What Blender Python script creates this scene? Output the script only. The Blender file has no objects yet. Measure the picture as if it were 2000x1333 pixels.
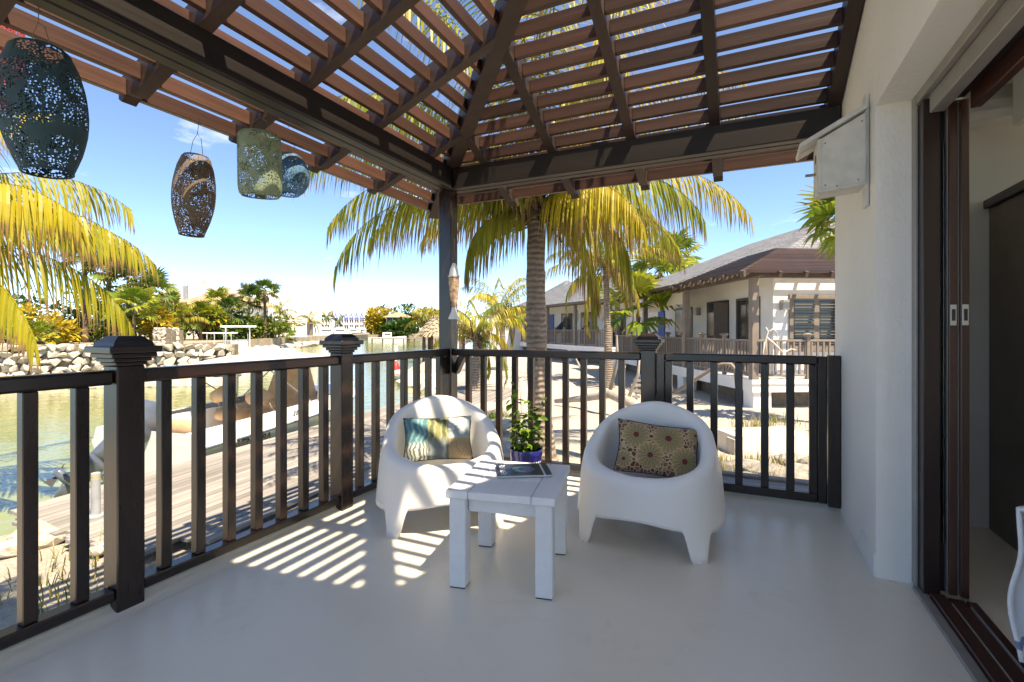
import bpy, bmesh, math, random
from mathutils import Vector, Matrix, noise, Euler
random.seed(7)
R = math.radians
sc = bpy.context.scene
COL = sc.collection

# ------------------------------------------------------------------ camera
YAW = R(25.11)
cs, sn = math.cos(YAW), math.sin(YAW)
cam_d = bpy.data.cameras.new('camera')
cam = bpy.data.objects.new('camera', cam_d); COL.objects.link(cam)
cam.location = (0, 0, 1.18)
cam.rotation_euler = (R(90), 0, YAW)
cam_d.sensor_width = 36.0
cam_d.lens = 36.0 * 956 / 2000
cam_d.shift_y = -(666.5 - 645) / 2000
cam_d.clip_start = 0.05
cam_d.clip_end = 4000
sc.camera = cam
sc.render.resolution_x, sc.render.resolution_y = 1024, 682

# ------------------------------------------------------------------ sky, sun, exposure
SUN = Vector((0.505, -0.21, 1.0)).normalized()
w = bpy.data.worlds.new('World'); sc.world = w; w.use_nodes = True
nt = w.node_tree; nt.nodes.clear()
wo = nt.nodes.new('ShaderNodeOutputWorld'); bg = nt.nodes.new('ShaderNodeBackground')
sky = nt.nodes.new('ShaderNodeTexSky'); sky.sky_type = 'NISHITA'; sky.sun_disc = False
sky.sun_elevation = math.asin(SUN.z); sky.sun_rotation = math.atan2(SUN.x, SUN.y)
sky.air_density = 1.0; sky.dust_density = 0.0; sky.ozone_density = 10.0; sky.altitude = 4000
# thin high clouds, the same all round the sky
tc = nt.nodes.new('ShaderNodeTexCoord'); mp = nt.nodes.new('ShaderNodeMapping')
mp.inputs['Scale'].default_value = (1.0, 1.0, 3.2)
nz = nt.nodes.new('ShaderNodeTexNoise'); nz.inputs['Scale'].default_value = 2.6; nz.inputs['Detail'].default_value = 8
nz.inputs['Roughness'].default_value = 0.62
cr = nt.nodes.new('ShaderNodeValToRGB'); cr.color_ramp.elements[0].position = 0.60; cr.color_ramp.elements[1].position = 0.90
cr.color_ramp.elements[1].color = (0.55, 0.55, 0.55, 1)
mx = nt.nodes.new('ShaderNodeMix'); mx.data_type = 'RGBA'
mx.inputs['B'].default_value = (7.5, 7.8, 8.2, 1)
nt.links.new(tc.outputs['Generated'], mp.inputs['Vector']); nt.links.new(mp.outputs['Vector'], nz.inputs['Vector'])
nt.links.new(nz.outputs['Fac'], cr.inputs['Fac']); nt.links.new(cr.outputs['Color'], mx.inputs['Factor'])
nt.links.new(sky.outputs['Color'], mx.inputs['A']); nt.links.new(mx.outputs['Result'], bg.inputs['Color'])
bg.inputs['Strength'].default_value = 0.12
nt.links.new(bg.outputs['Background'], wo.inputs['Surface'])
sl = bpy.data.lights.new('sun', 'SUN'); sl.energy = 3.2; sl.angle = R(0.53); sl.color = (1.0, 0.965, 0.915)
so = bpy.data.objects.new('sun', sl); COL.objects.link(so); so.rotation_euler = SUN.to_track_quat('Z', 'Y').to_euler()
so.location = (6, -4, 14)
sc.view_settings.view_transform = 'Standard'; sc.view_settings.look = 'None'
sc.view_settings.exposure = 1.86; sc.view_settings.gamma = 1.0; sc.view_settings.use_white_balance = True; sc.view_settings.white_balance_temperature = 9000; sc.view_settings.use_curve_mapping = False
try:
    sc.cycles.max_bounces = 8; sc.cycles.diffuse_bounces = 5; sc.cycles.transparent_max_bounces = 12
    sc.cycles.sample_clamp_indirect = 6.0
except Exception: pass

# ------------------------------------------------------------------ helpers
def G(xc, d, z=0.0):
    """point given as (metres right of, metres ahead of) the standing point -> world"""
    return Vector((cs * xc - sn * d, sn * xc + cs * d, z))
def PX(px, d, z=0.0): return G((px - 1000) / 956 * d, d, z)
def HZ(py, d): return 1.18 + (645 - py) / 956 * d
FWD = -YAW      # rotz of a thing whose local +Y looks straight away from the standing point is YAW

WL = {}
def link(o, parent=None):
    COL.objects.link(o)
    if parent is not None: o.parent = parent
    return o
def thing(name, label, cat, loc=(0, 0, 0), rotz=0.0, group=None):
    o = bpy.data.objects.new(name, None); o.empty_display_size = 0.1
    o.location = loc; o.rotation_euler = (0, 0, rotz)
    o['label'] = label; o['category'] = cat
    if group: o['group'] = group
    return link(o)
def tag(o, label, cat, group=None):
    o['label'] = label; o['category'] = cat
    if group: o['group'] = group
    return o
def struct(o):
    o['kind'] = 'structure'; return o
def meshobj(name, me, mat, parent=None, loc=(0, 0, 0), rot=(0, 0, 0), scale=(1, 1, 1)):
    o = bpy.data.objects.new(name, me); o.location = loc; o.rotation_euler = rot; o.scale = scale
    if mat is not None and len(me.materials) == 0: me.materials.append(mat)
    return link(o, parent)

class MB:
    """collects geometry for ONE mesh"""
    def __init__(s): s.v = []; s.f = []; s.m = []; s.c = None
    def add(s, vs, fs, mi=0):
        b = len(s.v); s.v += [tuple(v) for v in vs]; s.f += [tuple(i + b for i in f) for f in fs]; s.m += [mi] * len(fs)
    def box(s, x0, x1, y0, y1, z0, z1, mi=0):
        s.add([(x0,y0,z0),(x1,y0,z0),(x1,y1,z0),(x0,y1,z0),(x0,y0,z1),(x1,y0,z1),(x1,y1,z1),(x0,y1,z1)],
              [(0,3,2,1),(4,5,6,7),(0,1,5,4),(1,2,6,5),(2,3,7,6),(3,0,4,7)], mi)
    def hexa(s, p, mi=0):
        s.add(p, [(0,3,2,1),(4,5,6,7),(0,1,5,4),(1,2,6,5),(2,3,7,6),(3,0,4,7)], mi)
    def bar(s, a, b, wd, ht, up=(0, 0, 1), mi=0):
        a = Vector(a); b = Vector(b); d = (b - a).normalized(); u = Vector(up)
        r = d.cross(u).normalized(); u = r.cross(d).normalized(); r *= wd / 2; u *= ht / 2
        s.hexa([a-r-u, a+r-u, b+r-u, b-r-u, a-r+u, a+r+u, b+r+u, b-r+u], mi)
    def prism(s, poly, axis, h0, h1, mi=0):
        """poly: 2D points; axis 'x','y','z' is the extrusion axis"""
        n = len(poly)
        def P(p, h):
            return {'x': (h, p[0], p[1]), 'y': (p[0], h, p[1]), 'z': (p[0], p[1], h)}[axis]
        vs = [P(p, h0) for p in poly] + [P(p, h1) for p in poly]
        fs = [tuple(range(n))[::-1], tuple(range(n, 2 * n))] + [(i, (i+1) % n, n + (i+1) % n, n + i) for i in range(n)]
        s.add(vs, fs, mi)
    def lathe(s, prof, n=24, c=(0, 0, 0), mi=0, cap0=True, cap1=True):
        b = len(s.v)
        for r, z in prof:
            for k in range(n):
                a = 2 * math.pi * k / n
                s.v.append((c[0] + r * math.cos(a), c[1] + r * math.sin(a), c[2] + z))
        for i in range(len(prof) - 1):
            for k in range(n):
                s.f.append((b+i*n+k, b+i*n+(k+1)%n, b+(i+1)*n+(k+1)%n, b+(i+1)*n+k)); s.m.append(mi)
        if cap0: s.f.append(tuple(b + k for k in range(n))[::-1]); s.m.append(mi)
        if cap1: s.f.append(tuple(b + (len(prof)-1)*n + k for k in range(n))); s.m.append(mi)
    def tube(s, pts, rad, n=8, mi=0, cap=True):
        pts = [Vector(p) for p in pts]; b = len(s.v); m = len(pts)
        if not hasattr(rad, '__len__'): rad = [rad] * m
        ref = Vector((0, 0, 1))
        for i, p in enumerate(pts):
            t = (pts[min(i+1, m-1)] - pts[max(i-1, 0)]).normalized()
            if abs(t.dot(ref)) > 0.95: ref = Vector((1, 0, 0)) if abs(t.x) < 0.9 else Vector((0, 1, 0))
            u = t.cross(ref).normalized(); v = t.cross(u).normalized(); ref = v.cross(t) * -1 if False else ref
            for k in range(n):
                a = 2 * math.pi * k / n
                s.v.append(tuple(p + (u * math.cos(a) + v * math.sin(a)) * rad[i]))
        for i in range(m - 1):
            for k in range(n):
                s.f.append((b+i*n+k, b+(i+1)*n+k, b+(i+1)*n+(k+1)%n, b+i*n+(k+1)%n)); s.m.append(mi)
        if cap:
            s.f.append(tuple(b + k for k in range(n))); s.m.append(mi)
            s.f.append(tuple(b + (m-1)*n + k for k in range(n))[::-1]); s.m.append(mi)
    def mesh(s, name, mats=(), smooth=False, auto=None):
        me = bpy.data.meshes.new(name); me.from_pydata(s.v, [], s.f); me.update()
        for m in mats: me.materials.append(m)
        if len(mats) > 1: me.polygons.foreach_set('material_index', s.m)
        if smooth: me.polygons.foreach_set('use_smooth', [True] * len(s.f))
        bm = bmesh.new(); bm.from_mesh(me); bmesh.ops.recalc_face_normals(bm, faces=bm.faces[:]); bm.to_mesh(me); bm.free()
        if auto is not None:
            me.set_sharp_from_angle(angle=auto)
        return me
    def build(s, name, mat, parent=None, smooth=False, auto=None, loc=(0,0,0), rot=(0,0,0)):
        mats = mat if isinstance(mat, (list, tuple)) else [mat]
        return meshobj(name, s.mesh(name, mats, smooth, auto), None, parent, loc, rot)

_bb = {}
def bevbox_mesh(sx, sy, sz, b, mat, key=''):
    k = (round(sx,4), round(sy,4), round(sz,4), round(b,4), mat.name, key)
    if k in _bb: return _bb[k]
    x, y, z = sx/2, sy/2, sz/2; vs = []; idx = {}
    for i in (-1, 1):
        for j in (-1, 1):
            for l in (-1, 1):
                for ax in range(3):
                    p = [i*(x-b), j*(y-b), l*(z-b)]; p[ax] = (i*x, j*y, l*z)[ax]
                    idx[(i,j,l,ax)] = len(vs); vs.append(tuple(p))
    fs = []
    for ax in range(3):
        o1, o2 = [a for a in range(3) if a != ax]
        for sgn in (-1, 1):
            q = []
            for u, v in ((-1,-1),(1,-1),(1,1),(-1,1)):
                t = [0,0,0]; t[ax] = sgn; t[o1] = u; t[o2] = v; q.append(idx[tuple(t)+(ax,)])
            fs.append(tuple(q))
    for ax in range(3):           # edges along ax
        o1, o2 = [a for a in range(3) if a != ax]
        for u in (-1, 1):
            for v in (-1, 1):
                def I(s_, a_):
                    t = [0,0,0]; t[ax] = s_; t[o1] = u; t[o2] = v; return idx[tuple(t)+(a_,)]
                fs.append((I(-1,o1), I(1,o1), I(1,o2), I(-1,o2)))
    for i in (-1, 1):
        for j in (-1, 1):
            for l in (-1, 1): fs.append(tuple(idx[(i,j,l,a)] for a in range(3)))
    me = bpy.data.meshes.new('box'); me.from_pydata(vs, [], fs); me.materials.append(mat)
    bm = bmesh.new(); bm.from_mesh(me); bmesh.ops.recalc_face_normals(bm, faces=bm.faces[:]); bm.to_mesh(me); bm.free()
    _bb[k] = me; return me
def bbox(name, x0, x1, y0, y1, z0, z1, mat, parent=None, b=0.004, rot=(0,0,0), off=None):
    """bevelled box; coordinates in the parent's frame (off: subtract this world offset first)"""
    if off is not None:
        x0 -= off[0]; x1 -= off[0]; y0 -= off[1]; y1 -= off[1]; z0 -= off[2]; z1 -= off[2]
    me = bevbox_mesh(x1-x0, y1-y0, z1-z0, b, mat)
    return meshobj(name, me, None, parent, ((x0+x1)/2, (y0+y1)/2, (z0+z1)/2), rot)

# ------------------------------------------------------------------ materials
def newmat(name):
    m = bpy.data.materials.new(name); m.use_nodes = True
    t = m.node_tree; p = t.nodes['Principled BSDF']; return m, t, p
def ramp(t, fac, stops):
    r = t.nodes.new('ShaderNodeValToRGB'); e = r.color_ramp.elements
    while len(e) < len(stops): e.new(0.5)
    for i, (pos, c) in enumerate(stops):
        e[i].position = pos; e[i].color = tuple(c) + (1,) if len(c) == 3 else c
    if fac is not None: t.links.new(fac, r.inputs['Fac'])
    return r.outputs['Color']
def tex(t, kind, scale, coord='Object', detail=4, rough=0.55, sc3=None, dist=0.0, **kw):
    c = t.nodes.new('ShaderNodeTexCoord'); m = t.nodes.new('ShaderNodeMapping')
    if sc3: m.inputs['Scale'].default_value = sc3
    t.links.new(c.outputs[coord], m.inputs['Vector'])
    n = t.nodes.new({'noise': 'ShaderNodeTexNoise', 'voronoi': 'ShaderNodeTexVoronoi', 'wave': 'ShaderNodeTexWave'}[kind])
    n.inputs['Scale'].default_value = scale
    if kind == 'noise':
        n.inputs['Detail'].default_value = detail; n.inputs['Roughness'].default_value = rough; n.inputs['Distortion'].default_value = dist
    for k, v in kw.items():
        if hasattr(n, k): setattr(n, k, v)
    t.links.new(m.outputs['Vector'], n.inputs['Vector']); return n
def mixc(t, fac, a, b, mode='MIX'):
    n = t.nodes.new('ShaderNodeMix'); n.data_type = 'RGBA'; n.blend_type = mode
    for key, val in (('Factor', fac), ('A', a), ('B', b)):
        if isinstance(val, (int, float)): n.inputs[key].default_value = val
        elif isinstance(val, tuple): n.inputs[key].default_value = val + (1,) if len(val) == 3 else val
        else: t.links.new(val, n.inputs[key])
    return n.outputs['Result']
def bump(t, p, h, strength=0.3, dist=0.01):
    b = t.nodes.new('ShaderNodeBump'); b.inputs['Strength'].default_value = strength; b.inputs['Distance'].default_value = dist
    t.links.new(h, b.inputs['Height']); t.links.new(b.outputs['Normal'], p.inputs['Normal'])
def rnd(t):
    o = t.nodes.new('ShaderNodeObjectInfo'); return o.outputs['Random']
def plain(name, col, rough=0.5, var=0.12, scale=8, bmp=0.0, metal=0.0, spec=0.5, coat=0.0, coord='Object', sc3=None):
    m, t, p = newmat(name)
    n = tex(t, 'noise', scale, coord, 5, sc3=sc3)
    lo = tuple(max(0, c * (1 - var)) for c in col); hi = tuple(min(1, c * (1 + var)) for c in col)
    t.links.new(ramp(t, n.outputs['Fac'], [(0.3, lo), (0.7, hi)]), p.inputs['Base Color'])
    p.inputs['Roughness'].default_value = rough; p.inputs['Metallic'].default_value = metal
    p.inputs['Specular IOR Level'].default_value = spec; p.inputs['Coat Weight'].default_value = coat
    if bmp: bump(t, p, n.outputs['Fac'], bmp, 0.01)
    return m
def wood(name, c0, c1, rough=0.35, grain=(1, 1, 1), scale=14, bmp=0.12, rv=0.3, coat=0.0):
    """grain: the mapping scale; small along the grain direction"""
    m, t, p = newmat(name)
    n = tex(t, 'noise', scale, 'Object', 8, 0.65, sc3=grain, dist=0.3)
    n2 = tex(t, 'noise', 2.3, 'Object', 3, 0.5)
    col = ramp(t, n.outputs['Fac'], [(0.3, c0), (0.72, c1)])
    col = mixc(t, 0.35, col, mixc(t, n2.outputs['Fac'], tuple(x*0.6 for x in c0), tuple(min(1, x*1.25) for x in c1)))
    hv = t.nodes.new('ShaderNodeMapRange'); t.links.new(rnd(t), hv.inputs['Value'])
    hv.inputs['To Min'].default_value = 1 - rv; hv.inputs['To Max'].default_value = 1 + rv
    vm = t.nodes.new('ShaderNodeVectorMath'); vm.operation = 'SCALE'
    t.links.new(col, vm.inputs[0]); t.links.new(hv.outputs['Result'], vm.inputs['Scale'])
    t.links.new(vm.outputs['Vector'], p.inputs['Base Color'])
    rr = t.nodes.new('ShaderNodeMapRange'); t.links.new(n.outputs['Fac'], rr.inputs['Value'])
    rr.inputs['To Min'].default_value = rough * 0.8; rr.inputs['To Max'].default_value = rough * 1.35
    t.links.new(rr.outputs['Result'], p.inputs['Roughness']); p.inputs['Coat Weight'].default_value = coat
    p.inputs['Coat Roughness'].default_value = 0.2
    bump(t, p, n.outputs['Fac'], bmp, 0.004)
    return m

M = {}
# painted / stained wood; v = grain along z, x = grain along x, y = along y
DK0, DK1 = (0.008, 0.0045, 0.003), (0.026, 0.012, 0.008)
M['dark_v'] = wood('dark_wood_v', DK0, DK1, 0.26, (1, 1, 0.06), coat=0.25)
M['dark_x'] = wood('dark_wood_x', DK0, DK1, 0.30, (0.06, 1, 1), coat=0.15)
M['dark_y'] = wood('dark_wood_y', DK0, DK1, 0.30, (1, 0.06, 1), coat=0.15)
M['beam_x'] = wood('beam_wood_x', (0.005, 0.003, 0.0022), (0.014, 0.007, 0.005), 0.5, (0.05, 1, 1), bmp=0.3)
M['beam_y'] = wood('beam_wood_y', (0.005, 0.003, 0.0022), (0.014, 0.007, 0.005), 0.5, (1, 0.05, 1), bmp=0.3)
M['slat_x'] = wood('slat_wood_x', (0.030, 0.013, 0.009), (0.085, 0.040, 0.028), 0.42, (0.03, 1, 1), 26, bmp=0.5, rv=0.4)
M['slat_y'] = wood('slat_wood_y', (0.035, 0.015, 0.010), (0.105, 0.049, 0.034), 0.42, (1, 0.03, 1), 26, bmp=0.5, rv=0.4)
M['raft_x'] = wood('rafter_wood_x', (0.012, 0.006, 0.0045), (0.055, 0.029, 0.021), 0.5, (0.05, 1, 1), 18, bmp=0.4)
M['raft_y'] = wood('rafter_wood_y', (0.012, 0.006, 0.0045), (0.055, 0.029, 0.021), 0.5, (1, 0.05, 1), 18, bmp=0.4)
M['mahog_v'] = wood('mahogany_v', (0.020, 0.007, 0.005), (0.062, 0.022, 0.013), 0.3, (1, 1, 0.05), coat=0.2)
M['mahog_y'] = wood('mahogany_y', (0.030, 0.010, 0.007), (0.075, 0.026, 0.016), 0.35, (1, 0.05, 1), coat=0.15)
M['jamb'] = wood('jamb_wood', (0.010, 0.004, 0.003), (0.030, 0.010, 0.007), 0.35, (1, 1, 0.06), coat=0.15)
M['plaster'] = plain('white_plaster', (0.72, 0.72, 0.70), 0.85, 0.05, 3.0)
def _plaster():
    m, t, p = newmat('brushed_plaster')
    a = tex(t, 'noise', 38, 'Object', 6, 0.7, sc3=(1, 1, 0.4)); b = tex(t, 'noise', 1.6, 'Object', 8, 0.7)
    t.links.new(ramp(t, b.outputs['Fac'], [(0.3, (0.79, 0.765, 0.715)), (0.7, (0.845, 0.82, 0.77))]), p.inputs['Base Color'])
    p.inputs['Roughness'].default_value = 0.85; bump(t, p, a.outputs['Fac'], 0.6, 0.009); return m
M['plaster'] = _plaster()
def _floor():
    m, t, p = newmat('painted_floor')
    a = tex(t, 'noise', 1.3, 'Object', 6, 0.6); b = tex(t, 'noise', 260, 'Object', 2); v = tex(t, 'voronoi', 26, 'Object')
    base = ramp(t, a.outputs['Fac'], [(0.3, (0.73, 0.68, 0.575)), (0.7, (0.775, 0.73, 0.63))])
    speck = ramp(t, v.outputs['Distance'], [(0.018, (0.25, 0.22, 0.18)), (0.03, (1, 1, 1))])
    sel = tex(t, 'noise', 5, 'Object', 2); selr = ramp(t, sel.outputs['Fac'], [(0.58, (0, 0, 0)), (0.64, (1, 1, 1))])
    base = mixc(t, selr, base, mixc(t, 1.0, base, speck, 'MULTIPLY'))
    st_ = tex(t, 'noise', 3.3, 'Object', 9, 0.72, dist=0.6); base = mixc(t, ramp(t, st_.outputs['Fac'], [(0.56, (0,)*3), (0.72, (0.22,)*3)]), base, (0.36, 0.30, 0.22))
    t.links.new(base, p.inputs['Base Color'])
    t.links.new(ramp(t, a.outputs['Fac'], [(0.25, (0.24,)*3), (0.75, (0.40,)*3)]), p.inputs['Roughness'])
    bump(t, p, b.outputs['Fac'], 0.06, 0.002); return m
M['floor'] = _floor()
M['white_plastic'] = plain('white_plastic', (0.85, 0.83, 0.79), 0.42, 0.02, 3)
M['white_paint'] = wood('white_paint', (0.70, 0.70, 0.70), (0.80, 0.80, 0.80), 0.42, (1, 0.1, 1), 20, bmp=0.08, rv=0.03)
M['old_white'] = plain('weathered_white_paint', (0.62, 0.61, 0.57), 0.7, 0.12, 12, 0.1)
M['sand'] = None
def _sand():
    m, t, p = newmat('coral_sand')
    a = tex(t, 'noise', 0.8, 'Object', 8, 0.65); b = tex(t, 'noise', 24, 'Object', 6, 0.75); v = tex(t, 'voronoi', 15, 'Object')
    c = ramp(t, a.outputs['Fac'], [(0.3, (0.34, 0.29, 0.23)), (0.5, (0.46, 0.405, 0.335)), (0.75, (0.54, 0.49, 0.42))])
    c = mixc(t, 0.55, c, ramp(t, b.outputs['Fac'], [(0.3, (0.23, 0.185, 0.135)), (0.65, (0.65, 0.59, 0.51))]))
    c = mixc(t, ramp(t, v.outputs['Distance'], [(0.10, (0.6,)*3), (0.2, (0,)*3)]), c, (0.36, 0.30, 0.23))
    t.links.new(c, p.inputs['Base Color']); p.inputs['Roughness'].default_value = 0.95
    bump(t, p, b.outputs['Fac'], 0.9, 0.04); return m
M['sand'] = _sand()
def _water():
    m, t, p = newmat('canal_water')
    a = tex(t, 'noise', 1.9, 'Object', 4, 0.55, sc3=(1, 1, 1)); b = tex(t, 'noise', 0.10, 'Object', 3)
    t.links.new(ramp(t, b.outputs['Fac'], [(0.35, (0.15, 0.175, 0.04)), (0.65, (0.21, 0.235, 0.08))]), p.inputs['Base Color'])
    p.inputs['Roughness'].default_value = 0.07; p.inputs['IOR'].default_value = 1.33
    bump(t, p, a.outputs['Fac'], 0.55, 0.05); return m
M['water'] = _water()
M['stone'] = None
def stone_mat(name, c0, c1, c2, scale=5):
    m, t, p = newmat(name)
    a = tex(t, 'noise', scale, 'Object', 8, 0.7); o = rnd(t)
    c = ramp(t, a.outputs['Fac'], [(0.25, c0), (0.5, c1), (0.75, c2)])
    hv = t.nodes.new('ShaderNodeMapRange'); t.links.new(o, hv.inputs['Value']); hv.inputs['To Min'].default_value = 0.72; hv.inputs['To Max'].default_value = 1.15
    vm = t.nodes.new('ShaderNodeVectorMath'); vm.operation = 'SCALE'; t.links.new(c, vm.inputs[0]); t.links.new(hv.outputs['Result'], vm.inputs['Scale'])
    t.links.new(vm.outputs['Vector'], p.inputs['Base Color']); p.inputs['Roughness'].default_value = 0.92
    bump(t, p, a.outputs['Fac'], 0.8, 0.03); return m
M['stone'] = stone_mat('coral_stone', (0.30, 0.25, 0.19), (0.52, 0.46, 0.38), (0.64, 0.59, 0.51))
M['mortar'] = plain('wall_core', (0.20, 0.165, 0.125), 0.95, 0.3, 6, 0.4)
M['concrete'] = plain('concrete', (0.46, 0.44, 0.40), 0.9, 0.15, 5, 0.3)
M['grey_wood'] = wood('weathered_plank', (0.15, 0.135, 0.12), (0.33, 0.31, 0.29), 0.85, (1, 0.04, 1), 16, bmp=0.5, rv=0.25)
M['grey_wood_x'] = wood('weathered_plank_x', (0.16, 0.15, 0.135), (0.36, 0.345, 0.325), 0.85, (0.04, 1, 1), 16, bmp=0.5, rv=0.2)
M['drift'] = wood('driftwood', (0.20, 0.17, 0.14), (0.42, 0.375, 0.33), 0.85, (1, 1, 0.3), 12, bmp=0.6)
M['gelcoat'] = plain('white_gelcoat', (0.80, 0.80, 0.79), 0.25, 0.02, 2, coat=0.3)
M['canvas_tan'] = plain('tan_canvas', (0.50, 0.34, 0.20), 0.85, 0.12, 9, 0.25)
M['canvas_beige'] = plain('beige_canvas', (0.62, 0.55, 0.45), 0.85, 0.06, 6, 0.15)
M['motor'] = plain('outboard_paint', (0.085, 0.105, 0.14), 0.3, 0.15, 6, coat=0.4)
M['motor_silver'] = plain('outboard_silver', (0.36, 0.38, 0.41), 0.3, 0.1, 6, metal=0.5)
M['black'] = plain('black_rubber', (0.02, 0.02, 0.022), 0.5, 0.2, 8)
M['pipe'] = plain('grey_pipe', (0.30, 0.32, 0.34), 0.6, 0.2, 9)
M['yellow'] = plain('yellow_tape', (0.50, 0.38, 0.05), 0.6, 0.2, 9)
M['metal'] = plain('brushed_metal', (0.55, 0.55, 0.54), 0.35, 0.08, 12, metal=0.9)
M['alu'] = plain('grey_aluminium', (0.33, 0.31, 0.29), 0.45, 0.08, 12, metal=0.4)
M['wire'] = plain('rusty_wire', (0.16, 0.12, 0.085), 0.6, 0.2, 20)
M['slate'] = None
def _slate():
    m, t, p = newmat('slate_shingles')
    b = t.nodes.new('ShaderNodeTexBrick'); c = t.nodes.new('ShaderNodeTexCoord'); t.links.new(c.outputs['UV'], b.inputs['Vector'])
    b.inputs['Scale'].default_value = 1.0; b.inputs['Brick Width'].default_value = 0.35; b.inputs['Row Height'].default_value = 0.17
    b.inputs['Mortar Size'].default_value = 0.012
    b.inputs['Color1'].default_value = (0.12, 0.125, 0.135, 1); b.inputs['Color2'].default_value = (0.185, 0.19, 0.20, 1); b.inputs['Mortar'].default_value = (0.045, 0.045, 0.05, 1)
    t.links.new(b.outputs['Color'], p.inputs['Base Color']); p.inputs['Roughness'].default_value = 0.75
    bump(t, p, b.outputs['Fac'], -0.6, 0.02); return m
M['slate'] = _slate()
M['tile'] = plain('terracotta_tiles', (0.42, 0.25, 0.16), 0.85, 0.35, 3, 0.3)
M['white_wall'] = plain('white_render', (0.74, 0.74, 0.72), 0.9, 0.04, 2)
M['cream'] = plain('cream_render', (0.66, 0.62, 0.54), 0.9, 0.06, 2)
M['blue_paint'] = plain('blue_paint', (0.03, 0.10, 0.36), 0.6, 0.1, 3)
M['sky_blue_paint'] = plain('light_blue_paint', (0.20, 0.29, 0.62), 0.6, 0.1, 3)
M['mint_paint'] = plain('mint_paint', (0.52, 0.66, 0.60), 0.7, 0.06, 3)
M['window_dark'] = plain('dark_glass', (0.03, 0.035, 0.04), 0.12, 0.2, 2)
M['brown_trim'] = plain('brown_trim', (0.085, 0.060, 0.048), 0.6, 0.2, 6)
M['taupe'] = plain('taupe_paint', (0.20, 0.165, 0.135), 0.65, 0.12, 5)
M['taupe_dark'] = plain('dark_taupe_paint', (0.105, 0.088, 0.075), 0.6, 0.12, 5)
M['thatch'] = plain('palm_thatch', (0.36, 0.29, 0.20), 0.95, 0.4, 14, 0.6)
M['room_wall'] = plain('room_wall', (0.60, 0.59, 0.55), 0.9, 0.04, 2)
M['glass'] = None
def _glass():
    m, t, p = newmat('pane_glass'); p.inputs['Base Color'].default_value = (0.9, 0.95, 0.93, 1)
    p.inputs['Transmission Weight'].default_value = 1.0; p.inputs['Roughness'].default_value = 0.02; p.inputs['IOR'].default_value = 1.45
    n = tex(t, 'noise', 3, 'Object', 2); t.links.new(ramp(t, n.outputs['Fac'], [(0.3, (0.015,)*3), (0.7, (0.03,)*3)]), p.inputs['Roughness']); return m
M['glass'] = _glass()
def leafmat(name, green, yellow, brown, ymix=0.5, trans=0.25):
    """colours follow the leaf itself: 'leaf' attribute = (along the leaflet, per leaflet, per frond)"""
    m, t, p = newmat(name)
    a = t.nodes.new('ShaderNodeAttribute'); a.attribute_name = 'leaf'
    sp = t.nodes.new('ShaderNodeSeparateColor'); t.links.new(a.outputs['Color'], sp.inputs['Color'])
    ad = t.nodes.new('ShaderNodeMath'); ad.operation = 'MULTIPLY_ADD'
    t.links.new(sp.outputs['Green'], ad.inputs[0]); ad.inputs[1].default_value = 0.55
    ob = t.nodes.new('ShaderNodeMath'); ob.operation = 'MULTIPLY_ADD'; t.links.new(rnd(t), ob.inputs[0]); ob.inputs[1].default_value = 0.7; ob.inputs[2].default_value = ymix - 0.6
    t.links.new(ob.outputs[0], ad.inputs[2])
    c = ramp(t, ad.outputs[0], [(0.15, green), (0.55, yellow), (0.95, tuple(0.5*(y+b) for y, b in zip(yellow, brown)))])
    n = tex(t, 'noise', 5, 'Object', 3)
    tip = t.nodes.new('ShaderNodeMath'); tip.operation = 'MULTIPLY_ADD'; t.links.new(n.outputs['Fac'], tip.inputs[0]); tip.inputs[1].default_value = 0.45
    t.links.new(sp.outputs['Red'], tip.inputs[2])
    c = mixc(t, ramp(t, tip.outputs[0], [(0.86, (0,)*3), (1.12, (0.9,)*3)]), c, brown)
    t.links.new(c, p.inputs['Base Color']); p.inputs['Roughness'].default_value = 0.45
    p.inputs['Specular IOR Level'].default_value = 0.35
    tr = t.nodes.new('ShaderNodeBsdfTranslucent'); t.links.new(c, tr.inputs['Color'])
    ms = t.nodes.new('ShaderNodeMixShader'); ms.inputs['Fac'].default_value = trans
    out = t.nodes['Material Output']; t.links.new(p.outputs['BSDF'], ms.inputs[1]); t.links.new(tr.outputs['BSDF'], ms.inputs[2]); t.links.new(ms.outputs['Shader'], out.inputs['Surface'])
    return m
M['coco'] = leafmat('coconut_leaf', (0.21, 0.26, 0.035), (0.46, 0.40, 0.055), (0.27, 0.16, 0.08), 0.44, 0.5)
M['coco_gold'] = leafmat('golden_coconut_leaf', (0.30, 0.30, 0.03), (0.50, 0.41, 0.035), (0.28, 0.16, 0.075), 0.46, 0.45)
M['coco_far'] = leafmat('far_coconut_leaf', (0.12, 0.17, 0.025), (0.42, 0.36, 0.03), (0.26, 0.17, 0.07), 0.4, 0.3)
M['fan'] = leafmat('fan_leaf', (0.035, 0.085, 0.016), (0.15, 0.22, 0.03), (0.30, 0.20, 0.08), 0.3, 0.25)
M['fan_pale'] = leafmat('light_fan_leaf', (0.10, 0.19, 0.018), (0.30, 0.34, 0.03), (0.26, 0.17, 0.07), 0.35, 0.35)  # lighter, yellower green than the plain fan leaf
M['shrub'] = leafmat('shrub_leaf', (0.045, 0.10, 0.018), (0.16, 0.22, 0.03), (0.2, 0.15, 0.06), 0.25, 0.25)
M['shrub_yellow'] = leafmat('yellow_shrub_leaf', (0.24, 0.26, 0.02), (0.50, 0.38, 0.03), (0.3, 0.2, 0.06), 0.5, 0.3)
M['herb'] = leafmat('herb_leaf', (0.055, 0.14, 0.012), (0.17, 0.29, 0.025), (0.2, 0.16, 0.05), 0.25, 0.35)
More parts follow.
